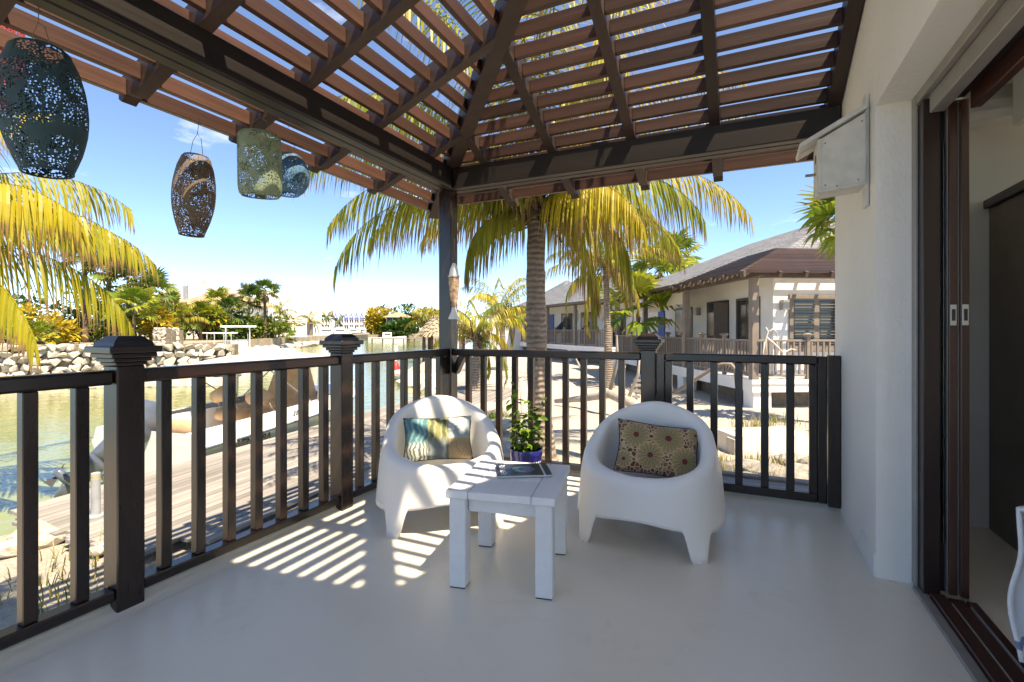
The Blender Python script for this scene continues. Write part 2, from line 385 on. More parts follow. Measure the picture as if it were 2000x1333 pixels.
M['grass'] = leafmat('grass_blade', (0.10, 0.14, 0.03), (0.34, 0.30, 0.11), (0.36, 0.28, 0.15), 0.45, 0.3)
M['husk'] = plain('palm_husk', (0.13, 0.088, 0.058), 0.95, 0.5, 14, 0.6)
def _trunk():
    m, t, p = newmat('palm_bark')
    w_ = tex(t, 'wave', 4.2, 'Object', bands_direction='Z'); w_.inputs['Distortion'].default_value = 3.5; w_.inputs['Detail'].default_value = 4; w_.inputs['Detail Scale'].default_value = 2.0
    n = tex(t, 'noise', 9, 'Object', 8, 0.7)
    c = ramp(t, w_.outputs['Fac'], [(0.0, (0.085, 0.062, 0.048)), (0.3, (0.21, 0.165, 0.13)), (0.8, (0.30, 0.245, 0.195))])
    c = mixc(t, 0.5, c, ramp(t, n.outputs['Fac'], [(0.3, (0.075, 0.055, 0.042)), (0.7, (0.36, 0.30, 0.245))]))
    t.links.new(c, p.inputs['Base Color']); p.inputs['Roughness'].default_value = 0.9
    h = mixc(t, 0.5, w_.outputs['Color'], n.outputs['Color']); bump(t, p, h, 0.9, 0.03); return m
M['bark'] = _trunk()
# ================================================================== terrain and water
def polymesh(name, pts, z, mat, skirt=2.0, sub=0, zf=None):
    bm = bmesh.new()
    vs = [bm.verts.new((p[0], p[1], z)) for p in pts]
    f = bm.faces.new(vs)
    bmesh.ops.recalc_face_normals(bm, faces=[f])
    if f.normal.z < 0: f.normal_flip()
    r = bmesh.ops.extrude_edge_only(bm, edges=f.edges[:])
    for v in [g for g in r['geom'] if isinstance(g, bmesh.types.BMVert)]: v.co.z -= skirt
    me = bpy.data.meshes.new(name); bm.to_mesh(me); bm.free(); me.materials.append(mat)
    return meshobj(name, me, None)
# water sheet to the horizon
mb = MB(); mb.add([(-3000,-600,-1.0),(3000,-600,-1.0),(3000,3200,-1.0),(-3000,3200,-1.0)], [(0,1,2,3)])
struct(mb.build('canal_water', M['water']))
# our bank: a gently uneven sheet of coral sand
SHORE = [(-14,-6),(-12,1.5),(-8.2,4.0),(-5.6,4.6),(-4.7,5.3),(-4.2,6.4),(-3.4,8.0),(-2.0,9.6),(-1.5,12),(-1.7,15),(-2.4,18.5),(-4.6,22),(-5.6,24.5),(-5.7,28),(-6.2,34),(-5.2,40),(-2,60),(4,95),(40,160),(160,260),(400,300),(400,-60),(-14,-60)]
def in_poly(x, y, P):
    c = False; j = len(P) - 1
    for i in range(len(P)):
        if (P[i][1] > y) != (P[j][1] > y) and x < (P[j][0]-P[i][0])*(y-P[i][1])/(P[j][1]-P[i][1]) + P[i][0]: c = not c
        j = i
    return c
def shore_dist(x, y, P):
    best = 1e9
    for i in range(len(P)):
        a = Vector(P[i]); b = Vector(P[(i+1) % len(P)]); p = Vector((x, y)); ab = b - a
        t = max(0, min(1, (p-a).dot(ab)/ab.length_squared)); best = min(best, (p-(a+ab*t)).length)
    return best
def ground_z(x, d):
    s = shore_dist(x, d, SHORE)
    if not in_poly(x, d, SHORE): return -1.25 - min(1.0, s) * 0.8
    e = min(1.0, s / 0.8)
    top = -0.67 if x < -2.6 else (-0.67 + 0.11 * min(1, (x + 2.6) / 1.0)); base = -1.25 + (top + 1.25) * e * (2 - e)
    base += 0.05 * noise.noise(Vector((x*0.5, d*0.5, 0))) + 0.025 * noise.noise(Vector((x*1.9, d*1.9, 3)))
    if d > 9 and x > 2: base -= min(0.2, (d-9)*0.05)
    return base
def sheet(name, xs, ds, zf, mat):
    mb = MB(); nx, nd = len(xs), len(ds)
    vs = [G(x, d, zf(x, d)) for d in ds for x in xs]
    fs = [(j*nx+i, j*nx+i+1, (j+1)*nx+i+1, (j+1)*nx+i) for j in range(nd-1) for i in range(nx-1)]
    mb.add(vs, fs); return mb.build(name, mat, smooth=True)
xs = [-14 + 0.28*i for i in range(97)] + [14 + 1.5*1.28**i for i in range(16)]
ds = [-8, -5, -3, -1.5, 0] + [0.5 + 0.28*i for i in range(90)] + [26 + 1.2*1.22**i for i in range(24)]
struct(sheet('sand_ground', xs, ds, ground_z, M['sand']))
# opposite bank and far shore (land sheets with steep edges below the water line)
def land(name, pts, z, mat): return struct(polymesh(name, [G(*p) for p in pts], z, mat, 2.2))
M['bank_soil'] = plain('bank_soil', (0.34, 0.28, 0.20), 0.95, 0.3, 1.5, 0.4)
land('bank_terrace', [(-120,14.5),(-26,17.9),(-11.6,20.2),(-14,23),(-21,29),(-22,38),(-24.5,46),(-26,55),(-28,66),(-29.5,80),(-46,110),(-120,200),(-400,200),(-400,14)], 0.30, M['bank_soil'])
land('far_shore', [(-600,240),(-140,262),(-95,235),(-52,180),(-40,118),(-33,112),(-18,112),(-12,118),(0,140),(40,260),(900,400),(900,1500),(-600,1500)], 0.1, M['bank_soil'])

# ================================================================== deck
DX0, DX1, DY1 = -2.47, 0.58, 3.87
mb = MB(); mb.box(DX0, 0.718, -7.0, DY1, -0.16, 0.0)  # lengthened unseen behind the camera so sunlight there bounces forward
struct(mb.build('deck_floor', M['floor']))
mb = MB()   # rounded kerb lip along the two open edges
def lip(a, b, nrm):
    a = Vector(a); b = Vector(b); n = Vector(nrm); prof = []
    for k in range(7):
        t = k / 6 * math.pi / 2; prof.append((0.105 * (1 - math.sin(t)) , 0.032 * (1 - math.cos(t))))
    base = len(mb.v)
    for q in (a, b):
        for (o, z) in prof: mb.v.append(tuple(q + n * (o - 0.02) + Vector((0, 0, z + 0.001))))
        mb.v.append(tuple(q - n * 0.10 + Vector((0, 0, 0.033)))); mb.v.append(tuple(q - n * 0.10 + Vector((0, 0, -0.1))))
    m_ = len(prof) + 2
    for i in range(m_ - 1): mb.f.append((base+i, base+i+1, base+m_+i+1, base+m_+i)); mb.m.append(0)
lip((-2.375, -2.6, 0), (-2.375, 3.76, 0), (1, 0, 0)); lip((-2.375, 3.76, 0), (0.579, 3.76, 0), (0, -1, 0))
kl = mb.build('deck_kerb', M['floor'], smooth=True); struct(kl)
mb = MB(); mb.box(-2.475, 0.6, 3.80, 3.876, -0.45, -0.004); mb.box(-2.478, -2.40, -2.6, 3.79, -0.45, -0.004)
struct(mb.build('deck_fascia', M['white_wall']))

# ================================================================== our villa: wall, opening, room
villa = thing('villa', 'white plastered villa wall with a deep door opening beside the deck', 'house', (0.58, 2.85, 0))
VO = (0.58, 2.85, 0)
def vmb(mb, name, mat, parent=villa, smooth=False):
    return mb.build(name, mat, parent, smooth, loc=tuple(-c for c in VO))
mb = MB()
def zW(Y): return min(3.86, 2.61 + 0.4 * (3.70 - Y) + 0.17)
mb.prism([(2.85, -0.3), (3.97, -0.3), (3.97, zW(3.97)), (2.85, zW(2.85))], 'x', 0.58, 0.90)      # pier between opening and corner
mb.prism([(-0.9, 2.25), (2.849, 2.25), (2.849, zW(2.849)), (0.9, zW(0.9)), (-0.9, 3.86)], 'x', 0.58, 0.90)      # header wall over the opening
mb.box(0.58, 0.98, -7.0, -0.9, -0.3, 3.86)
mb.box(0.90, 4.6, 3.86, 3.97, -0.3, 2.6)                  # gable-side wall
vmb(mb, 'wall', M['plaster'])
mb = MB(); mb.box(0.575, 0.581, 2.86, 3.05, 0.0, 0.17); 
mb2 = MB(); mb2.prism([(2.853, 0.001), (3.32, 0.001), (3.20, 0.05), (3.12, 0.13), (2.853, 0.115)], 'x', 0.572, 0.583); vmb(mb2, 'plinth_patch', M['white_wall'])
mb = MB(); mb.box(0.90, 4.6, -2.6, 3.86, -0.05, 0.0); vmb(mb, 'room_floor', M['floor'])
mb = MB(); mb.box(4.5, 4.6, -2.6, -2.0, 0, 2.62); mb.box(4.5, 4.6, 3.4, 3.86, 0, 2.62); mb.box(4.5, 4.6, -2.0, 3.4, 0, 0.05); mb.box(4.5, 4.6, -2.0, 3.4, 2.45, 2.62); mb.box(0.901, 4.5, 3.842, 3.8585, 0, 2.62); vmb(mb, 'room_wall', M['room_wall'])  # unseen outer side left wide open, added to let daylight into the room
mb = MB(); mb.box(0.98, 4.6, -2.6, -2.5, 0, 2.62); vmb(mb, 'room_wall', M['room_wall'])
mb = MB(); mb.box(0.901, 4.5, -2.5, 3.842, 2.62, 2.66); vmb(mb, 'room_ceiling', M['white_wall'])
mb = MB(); mb.box(0.902, 4.5, 3.72, 3.841, 2.40, 2.45); mb.box(0.902, 4.5, 3.76, 3.841, 2.45, 2.52); vmb(mb, 'cornice', M['white_wall'])
# villa roof: solid over the house; unseen deck strip cut to shade only the floor in view
mb = MB()
def zL(X): return 2.61 + 0.4 * (X + 2.31)
mb.hexa([(-2.95, -0.08, zL(-2.95)+0.05), (0.62, -0.08, zL(0.62)+0.05), (0.62, 0.86, zL(0.62)+0.05), (-2.95, 0.86, zL(-2.95)+0.05),
         (-2.95, -0.08, zL(-2.95)+0.2), (0.62, -0.08, zL(0.62)+0.2), (0.62, 0.86, zL(0.62)+0.2), (-2.95, 0.86, zL(-2.95)+0.2)])
mb.hexa([(0.62,0.9,3.87),(4.7,0.9,3.87),(4.7,4.3,2.51),(0.62,4.3,2.51),(0.62,0.9,3.95),(4.7,0.9,3.95),(4.7,4.3,2.59),(0.62,4.3,2.59)]); mb.box(0.62, 4.7, -7.0, 0.9, 3.861, 3.95)
rfo = vmb(mb, 'roof', M['tile'])
mb = MB(); mb.hexa([(-2.94, -0.07, zL(-2.94)+0.03), (0.57, -0.07, zL(0.57)+0.03), (0.57, 0.85, zL(0.57)+0.03), (-2.94, 0.85, zL(-2.94)+0.03), (-2.94, -0.07, zL(-2.94)+0.045), (0.57, -0.07, zL(0.57)+0.045), (0.57, 0.85, zL(0.57)+0.045), (-2.94, 0.85, zL(-2.94)+0.045)]); vmb(mb, 'bounce_sheet', M['white_wall'])  # unseen white sheet added under the roof strip to bounce light down

# sliding door of the opening
door = thing('sliding_door', 'dark mahogany sliding door with stacked panels and floor tracks in white wall', 'door', (0.72, 2.85, 0))
DO = (0.72, 2.85, 0)
def dbx(name, x0, x1, y0, y1, z0, z1, mat, b=0.003): return bbox(name, x0, x1, y0, y1, z0, z1, mat, door, b, off=DO)
dbx('trim', 0.716, 0.728, 2.795, 2.849, 0.012, 2.249, M['alu'])
dbx('jamb', 0.728, 0.788, 2.73, 2.849, 0.012, 2.20, M['jamb'])
dbx('jamb', 0.7885, 0.898, 2.80, 2.849, 0.012, 2.20, M['jamb'])
# stacked panels: only their leading stiles show
for i, (x0, x1, y0, mt) in enumerate(((0.790, 0.812, 2.775, 'jamb'), (0.817, 0.846, 2.73, 'mahog_v'), (0.854, 0.882, 2.72, 'mahog_v'))):
    pn = dbx('door_panel', x0, x1, y0, 2.799, 0.03, 2.17, M[mt])
g = dbx('glass_pane', 0.797, 0.803, 2.735, 2.7745, 0.25, 2.0, M['glass'], 0.001)
dbx('weather_strip', 0.8125, 0.8165, 2.742, 2.799, 0.03, 2.17, M['alu'], 0.001); dbx('weather_strip', 0.8465, 0.8535, 2.74, 2.799, 0.03, 2.17, M['alu'], 0.001)
for x0, x1, y0 in ((0.821, 0.842, 2.73), (0.858, 0.879, 2.72)):
    lt = dbx('latch', x0, x1, y0-0.0015, y0, 1.20, 1.29, M['metal'], 0.0006)
    bbox('latch_slot', -0.006, 0.006, -0.004, -0.001, -0.025, 0.025, M['black'], lt, 0.0005)
# threshold with three tracks
dbx('sill', 0.705, 0.745, -0.9, 2.79, 0.0005, 0.016, M['alu'], 0.003)
for x0, x1, zt in ((0.748, 0.80, 0.03), (0.806, 0.862, 0.024), (0.868, 0.905, 0.024)):
    dbx('track', x0, x1, -0.9, 2.725 if x1 < 0.81 else 2.715, 0.0005, zt, M['mahog_y'], 0.003)
for x in (0.803, 0.865): dbx('track_rail', x-0.0025, x+0.0025, -0.9, 2.65, 0.0005, 0.032, M['alu'], 0.0008)
# head of the frame
dbx('head_trim', 0.718, 0.745, -0.9, 2.79, 2.205, 2.249, M['alu'])
dbx('head_cover', 0.746, 0.80, -0.9, 2.719, 2.13, 2.249, M['alu'])
dbx('head', 0.801, 0.86, -0.9, 2.70, 2.17, 2.249, M['jamb']); dbx('head', 0.861, 0.898, -0.9, 2.65, 2.10, 2.249, M['mahog_y'])

# things in the room
ac = thing('air_conditioner', 'white air conditioner high on the room wall seen through the door', 'air conditioner', (1.9, 3.55, 2.30))
mb = MB(); mb.prism([(-0.30, 0.0), (0.05, 0.0), (0.05, 0.30), (-0.22, 0.30), (-0.30, 0.20)], 'x', -0.55, 0.55); mb.build('casing', M['white_wall'], ac)
mb = MB(); mb.box(-0.5, 0.5, -0.28, -0.2, -0.012, -0.001); mb.build('louvre', M['alu'], ac)
def text_obj(body, size, mat, parent, loc, rot, name='lettering', extrude=0.0008, bold=False, shear=0.0):
    cu = bpy.data.curves.new('txt', 'FONT'); cu.body = body; cu.size = size; cu.extrude = extrude; cu.shear = shear
    cu.align_x = 'CENTER'; cu.align_y = 'CENTER'
    if bold: cu.offset = size * 0.02
    to = bpy.data.objects.new('txt', cu); COL.objects.link(to)
    dg = bpy.context.evaluated_depsgraph_get(); me = bpy.data.meshes.new_from_object(to.evaluated_get(dg))
    bpy.data.objects.remove(to); me.materials.clear(); me.materials.append(mat)
    return meshobj(name, me, None, parent, loc, rot)
text_obj('DYNASTY', 0.075, M['black'], ac, (-0.36, -0.302, 0.10), (R(90), 0, 0), bold=True)
ward = thing('wardrobe', 'dark wooden wardrobe with grey panels inside the room', 'wardrobe', (1.33, 3.3, 0))
bbox('side_panel', 0.0, 0.55, 0.05, 0.53, 0.0, 1.90, M['taupe'], ward)
bbox('top_board', -0.025, 0.56, -1.2, 0.535, 1.9005, 1.95, M['jamb'], ward)
for k, (y0, y1) in enumerate(((-0.32, 0.045), (-0.70, -0.33), (-1.08, -0.71))): bbox('door_panel', 0.003, 0.03, y0, y1, 0.09, 1.895, M['taupe'], ward)
bbox('plinth', 0.0, 0.5, -1.15, 0.049, 0.0, 0.085, M['jamb'], ward)
bbox('carcass', 0.031, 0.55, -1.15, 0.049, 0.09, 1.895, M['jamb'], ward)

# towel over a low stool, just at the right edge of the picture
st = thing('wooden_stool', 'low wooden stool under the striped towel by the doorway', 'stool', tuple(PX(2222, 1.32, 0.0)), YAW)
for sx in (-0.12, 0.12):
    for sy in (-0.10, 0.10): bbox('leg', sx-0.015, sx+0.015, sy-0.015, sy+0.015, 0.0, 0.58, M['mahog_v'], st)
bbox('seat', -0.15, 0.15, -0.13, 0.13, 0.58, 0.61, M['mahog_v'], st)
def towel():
    mb = MB(); nu, nv = 26, 40
    for i in range(nu + 1):
        u = i / nu
        for j in range(nv + 1):
            v = j / nv * 2 - 1                   # -1 left hem .. +1 right hem
            s = v * 0.62; top = 0.155
            if abs(s) < top: x = s; z = 0.65 + 0.012 * math.cos(s / top * 1.5)
            else:
                e = abs(s) - top; x = math.copysign(top + 0.022 * math.sin(min(1, e / 0.1) * 1.57) + 0.02 * math.sin(e * 16 + u * 3), s); z = 0.645 - e
            y = (u - 0.5) * 0.34 + 0.012 * math.sin(u * 9 + s * 4); x += 0.018 * math.sin(u * 14 + 2) * min(1, max(0, abs(s) - 0.1) * 4)
            mb.v.append((x, y, z))
    for i in range(nu):
        for j in range(nv):
            a = i * (nv + 1) + j; mb.f.append((a, a + 1, a + nv + 2, a + nv + 1)); mb.m.append(0)
    return mb
def _towel():
    m, t, p = newmat('striped_towel')
    c = t.nodes.new('ShaderNodeTexCoord'); sx = t.nodes.new('ShaderNodeSeparateXYZ'); t.links.new(c.outputs['Object'], sx.inputs['Vector'])
    r = ramp(t, None, [(0.0, (0.10, 0.16, 0.30)), (0.14, (0.10, 0.16, 0.30)), (0.15, (0.74, 0.74, 0.75))])
    mr = t.nodes.new('ShaderNodeMapRange'); mr.inputs['From Min'].default_value = 0.1; mr.inputs['From Max'].default_value = 0.66
    t.links.new(sx.outputs['Z'], mr.inputs['Value'])
    rr = [n for n in t.nodes if n.type == 'VALTORGB'][0]; t.links.new(mr.outputs['Result'], rr.inputs['Fac'])
    e = rr.color_ramp.elements
    for pos, col in ((0.20, (0.74,0.74,0.75)), (0.205, (0.16,0.22,0.36)), (0.24, (0.16,0.22,0.36)), (0.245, (0.74,0.74,0.75))):
        k = e.new(pos); k.color = col + (1,)
    t.links.new(r, p.inputs['Base Color']); p.inputs['Roughness'].default_value = 0.95
    n = tex(t, 'noise', 180, 'Object', 3); bump(t, p, n.outputs['Fac'], 0.5, 0.004); return m
M['towel'] = _towel()
tw = towel().build('towel', M['towel'], None, True, loc=tuple(PX(2222, 1.32, 0.0)), rot=(0, 0, YAW + R(90)))
sm = tw.modifiers.new('s', 'SOLIDIFY'); sm.thickness = 0.012
tag(tw, 'white towel with blue stripes hanging at the right edge by the doorway', 'towel')

# ================================================================== pergola
S = 0.4
perg = thing('pergola', 'dark brown timber pergola with slatted hip roof over the deck', 'pergola', (-2.40, 3.77, 0))
PO = (-2.40, 3.77, 0)
ofs = tuple(-c for c in PO)
def zB(Y): return 2.61 + S * (3.70 - Y)
def hipY(X): return 3.70 - (X + 2.31)
# corner post: a square core with narrower cheeks behind it
bbox('post', -2.445, -2.34, 3.715, 3.82, 0.0, 2.43, M['dark_v'], perg, 0.006, off=PO)
bbox('post_cheek', -2.485, -2.4455, 3.735, 3.80, 0.0, 2.43, M['dark_v'], perg, 0.005, off=PO)
bbox('post_cheek', -2.425, -2.36, 3.8205, 3.86, 0.0, 2.43, M['dark_v'], perg, 0.005, off=PO)
# knee braces below the rail level
def brace(a, b, wd=0.05, ht=0.085, name='knee_brace', mat='dark_v'):
    mb = MB(); mb.bar(a, b, wd, ht); mb.build(name, M[mat], perg, loc=ofs)
brace((-2.40, 3.71, 0.80), (-2.40, 3.60, 1.00), 0.06, 0.06); brace((-2.33, 3.77, 0.80), (-2.22, 3.77, 1.00), 0.06, 0.06)
# plate beams, each of two planks
for x0, x1 in ((-2.385, -2.31), (-2.47, -2.393)): bbox('beam', x0, x1, -2.6, 3.86 if x0 < -2.39 else 3.69, 2.43, 2.615, M['beam_y'], perg, 0.006, off=PO)
for y0, y1 in ((3.70, 3.775), (3.783, 3.86)): bbox('beam', -2.384, 0.575, y0, y1, 2.43, 2.613, M['beam_x'], perg, 0.006, off=PO)
# inner ledger strip lit from the side
bbox('beam_strip', -2.3095, -2.297, -2.6, 3.66, 2.436, 2.452, M['beam_y'], perg, 0.003, off=PO)
# rafters with ogee tails
RD, RW = 0.15, 0.07
def rafter_mesh(L0, L1, zf, axis):
    """profile in (run, z): run from tail L0 to top L1"""
    s = 1 if L1 > L0 else -1
    p = [(L0, zf(L0) + 0.085), (L0, zf(L0) + 0.05), (L0 + s*0.025, zf(L0 + s*0.025) + 0.022), (L0 + s*0.07, zf(L0+s*0.07) + 0.035), (L0 + s*0.10, zf(L0+s*0.10) + 0.028),
         (L0 + s*0.125, zf(L0+s*0.125)), (L1, zf(L1)), (L1, zf(L1) + RD), (L0, zf(L0) + RD)]
    return p
LY = [0.895, 1.49, 2.10, 2.73, 3.38]
BXs = [-2.0, -1.38, -0.75, -0.17, 0.535]
for Y in LY:
    top = -2.31 + (3.70 - Y) - 0.03
    mb = MB(); mb.prism(rafter_mesh(-2.97, min(top, 0.57), zL, 'y'), 'y', Y - RW/2, Y + RW/2)
    o = mb.build('rafter', M['raft_x'], perg, loc=ofs)
for X in BXs:
    end = 3.70 - (X + 2.31) + 0.03
    mb = MB(); mb.prism(rafter_mesh(4.34, max(end, 0.95), zB, 'x'), 'x', X - RW/2, X + RW/2)
    o = mb.build('rafter', M['raft_y'], perg, loc=ofs)
# hip rafter
def hp(t, dz, side): 
    return Vector((-2.31 + t - side * 0.0283 * 1.0, 3.70 - t - side * 0.0283, 2.575 + S * t + dz))
mb = MB(); t0, t1 = -0.64, 2.84
mb.hexa([hp(t0,0.04,-1.4), hp(t0,0.04,1.4), hp(t1,0,1.4), hp(t1,0,-1.4), hp(t0,0.215,-1.4), hp(t0,0.215,1.4), hp(t1,0.215,1.4), hp(t1,0.215,-1.4)])
mb.build('hip_rafter', M['raft_x'], perg, loc=ofs)
# slats, cut between the rafters, set plumb
ang = math.atan(S); ST, SD = 0.036, 0.085
def slat(axis, c, a0, a1):
    """axis 'y': runs along Y on the left slope at X=c ; 'x': runs along X on the back slope at Y=c"""
    L = a1 - a0
    if L < 0.05: return
    jit = random.uniform(-0.004, 0.004)
    if axis == 'y':
        z = zL(c) + 0.04; me = bevbox_mesh(ST, round(L, 3), SD, 0.003, M['slat_y'])
        meshobj('slat', me, None, perg, Vector((c + ST/2 + jit, (a0+a1)/2, z + SD/2)) - Vector(PO))
    else:
        z = zB(c) + 0.04; me = bevbox_mesh(round(L, 3), ST, SD, 0.003, M['slat_x'])
        meshobj('slat', me, None, perg, Vector(((a0+a1)/2, c - ST/2 + jit, z + SD/2)) - Vector(PO))
hw = RW/2 + 0.001
for k in range(-5, 22):
    X = -2.28 + 0.13 * k
    lim = hipY(X) - 0.06
    ys = [y for y in LY]
    for j in range(len(ys)):
        a0 = ys[j] + hw; a1 = (ys[j+1] - hw) if j + 1 < len(ys) else 9
        a1 = min(a1, lim)
        if X > 0.5: continue
        slat('y', X, a0, a1)
for k in range(-5, 22):
    Y = 3.59 - 0.13 * k
    lim = -2.31 + (3.70 - Y) * 1.0      # hip X at this Y
    lim = -2.31 + (3.70 - Y) + 0.06
    edges = [-9] + BXs
    for j in range(len(BXs)):
        a1 = BXs[j] - hw; a0 = (BXs[j-1] + hw) if j > 0 else -9
        a0 = max(a0, lim)
        slat('x', Y, a0, a1)

# ================================================================== railings
def newel(parent, x, y, off, top=1.03):
    """square post with a stepped, pyramid-topped cap"""
    h = 0.053
    p = bbox('newel_post', x-h, x+h, y-h, y+h, 0.0, top, M['dark_v'], parent, 0.005, off=off)
    z = 0.0
    for half, z0, z1 in ((0.060, top+0.0005, top+0.016), (0.072, top+0.0165, top+0.034), (0.086, top+0.0345, top+0.054), (0.100, top+0.0545, top+0.082)):
        me = bevbox_mesh(half*2, half*2, z1-z0, 0.004, M['dark_x']); meshobj('cap_moulding', me, None, p, (0, 0, (z0+z1)/2 - top/2))
    mb = MB(); a, b, z0, z1 = 0.078, 0.045, top+0.0825, top+0.125
    mb.hexa([(-a,-a,z0),(a,-a,z0),(a,a,z0),(-a,a,z0),(-a*0.92,-a*0.92,z0+0.018),(a*0.92,-a*0.92,z0+0.018),(a*0.92,a*0.92,z0+0.018),(-a*0.92,a*0.92,z0+0.018)])
    mb.hexa([(-a*0.91,-a*0.91,z0+0.0185),(a*0.91,-a*0.91,z0+0.0185),(a*0.91,a*0.91,z0+0.0185),(-a*0.91,a*0.91,z0+0.0185),(-b,-b,z1),(b,-b,z1),(b,b,z1),(-b,b,z1)])
    mb.build('cap_top', M['dark_x'], p, loc=(0, 0, -top/2))
    return p
lr = thing('deck_railing', 'dark brown wooden balustrade along the water side of the deck', 'railing', (-2.395, 1.2, 0))
LO = (-2.395, 1.2, 0)
for y in (-0.065, 1.195, 2.455): newel(lr, -2.395, y, LO)
for y0, y1 in ((-0.012, 1.142), (1.248, 2.402), (2.508, 3.714)):
    bbox('top_rail', -2.432, -2.358, y0, y1, 0.952, 1.012, M['dark_y'], lr, 0.010, off=LO)
    bbox('bottom_rail', -2.425, -2.352, y0, y1, 0.052, 0.098, M['dark_y'], lr, 0.006, off=LO)
    n = 7; stp = (y1 - y0 + 0.106) / 8
    for k in range(1, 8):
        yy = y0 - 0.053 + stp * k
        bbox('baluster', -2.415, -2.369, yy-0.023, yy+0.023, 0.0985, 0.9515, M['dark_v'], lr, 0.003, off=LO)
br = thing('deck_railing', 'dark brown wooden balustrade behind the two white chairs', 'railing', (-1.5, 3.765, 0))
BO = (-1.5, 3.765, 0)
newel(br, -0.628, 3.768, BO)
bbox('top_rail', -2.339, -0.682, 3.728, 3.802, 0.952, 1.012, M['dark_x'], br, 0.010, off=BO)
bbox('bottom_rail', -2.339, -0.682, 3.73, 3.80, 0.058, 0.104, M['dark_x'], br, 0.006, off=BO)
for k in range(1, 11):
    xx = -2.339 + (1.657) * k / 11
    bbox('baluster', xx-0.023, xx+0.023, 3.742, 3.788, 0.1045, 0.9515, M['dark_v'], br, 0.003, off=BO)
gt = thing('deck_gate', 'dark brown wooden gate with upright bars next to the white wall', 'gate', (0.0, 3.765, 0))
GO = (0.0, 3.765, 0)
bbox('gate_post', 0.507, 0.578, 3.725, 3.805, 0.036, 1.015, M['dark_v'], gt, 0.005, off=GO)
bbox('stile', -0.572, -0.512, 3.735, 3.795, 0.05, 1.008, M['dark_v'], gt, 0.005, off=GO)
bbox('stile', -0.511, -0.462, 3.745, 3.785, 0.108, 0.952, M['dark_v'], gt, 0.004, off=GO)
bbox('stile', 0.452, 0.503, 3.735, 3.795, 0.05, 1.008, M['dark_v'], gt, 0.005, off=GO)
bbox('stile', 0.404, 0.4515, 3.745, 3.785, 0.108, 0.952, M['dark_v'], gt, 0.004, off=GO)
bbox('top_rail', -0.5115, 0.4515, 3.733, 3.797, 0.9525, 1.010, M['dark_x'], gt, 0.008, off=GO)
bbox('bottom_rail', -0.5115, 0.4515, 3.735, 3.795, 0.05, 0.1075, M['dark_x'], gt, 0.005, off=GO)
for xx in (-0.336, -0.176, -0.016, 0.144, 0.296):
    bbox('baluster', xx-0.024, xx+0.024, 3.742, 3.788, 0.108, 0.952, M['dark_v'], gt, 0.003, off=GO)
# ================================================================== armchairs
def sstep(a, b, x):
    t = max(0, min(1, (x - a) / (b - a))); return t * t * (3 - 2 * t)
def chair_mesh():
    A, B, NE = 0.425, 0.370, 2.7
    def rad(th):
        s_, c_ = abs(math.sin(th)), abs(math.cos(th)); return 1.0 / ((s_/A)**NE + (c_/B)**NE) ** (1/NE)
    N = 288; cols = []
    legs = [R(46), R(134), R(226), R(314)]
    for i in range(N):
        th = 2 * math.pi * i / N          # 0 = front (-Y), increasing towards +X
        Rr = rad(th); u = (1 - math.cos(th)) / 2
        h = 0.392 + 0.338 * u ** 1.15
        dl = min(abs((th - l + math.pi) % (2*math.pi) - math.pi) for l in legs)
        arch = 0.152 + 0.02 * math.cos(2*th)
        e = sstep(R(5.5), R(11.5), dl); zb = arch * (e ** 0.6) * (0.96 + 0.04 * sstep(R(12), R(42), dl))
        if dl < R(5.5): zb = 0.0
        def ro(z):      # outer radius at height z: splayed legs, upright body, drawn-in top
            f = 1.0 - 0.085 * min(1, z / 0.36) ** 0.9 - 0.20 * max(0, (z - 0.36) / 0.37) ** 1.15
            if z < 0.03: f += 0.012 * (1 - z / 0.03)
            return Rr * f
        rho = 0.050 - 0.020 * u
        sec = []
        ztop = h - rho
        for k in range(11):
            z = zb + (ztop - zb) * k / 10; sec.append((ro(z), z))
        rt = ro(ztop)
        for k in range(1, 8):
            a = math.pi * k / 7 * 0.93; sec.append((rt - rho + rho * math.cos(a), ztop + rho * math.sin(a)))
        # inner bowl down to the seat
        r0, z0 = sec[-1]; rs = Rr * 0.66; zs = 0.325 - 0.03 * u
        if zs > z0 - 0.012: zs = z0 - 0.012
        for k in range(1, 9):
            t = k / 8; a = t * math.pi / 2
            sec.append((r0 + (rs - r0) * (1 - math.cos(a)) ** (0.9), z0 + (zs - z0) * math.sin(a)))
        for k in range(1, 6):
            t = k / 6; sec.append((rs * (1 - t), zs + (0.298 - zs) * sstep(0, 1, t)))
        cols.append([(r * math.sin(th), -r * math.cos(th), z) for r, z in sec])
    m = len(cols[0]); vs = [p for c in cols for p in c]; ctr = len(vs); vs.append((0, 0, 0.298))
    fs = []
    for i in range(N):
        j = (i + 1) % N
        for k in range(m - 1): fs.append((i*m+k, j*m+k, j*m+k+1, i*m+k+1))
        fs.append((i*m+m-1, j*m+m-1, ctr))
    me = bpy.data.meshes.new('shell'); me.from_pydata(vs, [], fs); me.materials.append(M['white_plastic'])
    me.polygons.foreach_set('use_smooth', [True] * len(fs)); me.update()
    return me
cm = chair_mesh()
def chair(loc, rz, label):
    t = thing('armchair', label, 'armchair', loc, rz, 'white plastic armchairs on the deck')
    o = meshobj('shell', cm, None, t); s_ = o.modifiers.new('s', 'SOLIDIFY'); s_.thickness = 0.011; s_.offset = -1
    for a in (46, 134, 226, 314):     # moulded foot pads under the four legs
        th = R(a); r = 0.421; mb = MB(); mb.lathe([(0.017, 0.0), (0.019, 0.004), (0.019, 0.012)], 12, (r*math.sin(th), -r*math.cos(th), 0)); mb.build('foot', M['white_plastic'], t, True)
    return t
CR = Vector((-0.487, 2.95, 0)); CL = Vector((-1.745, 2.66, 0))
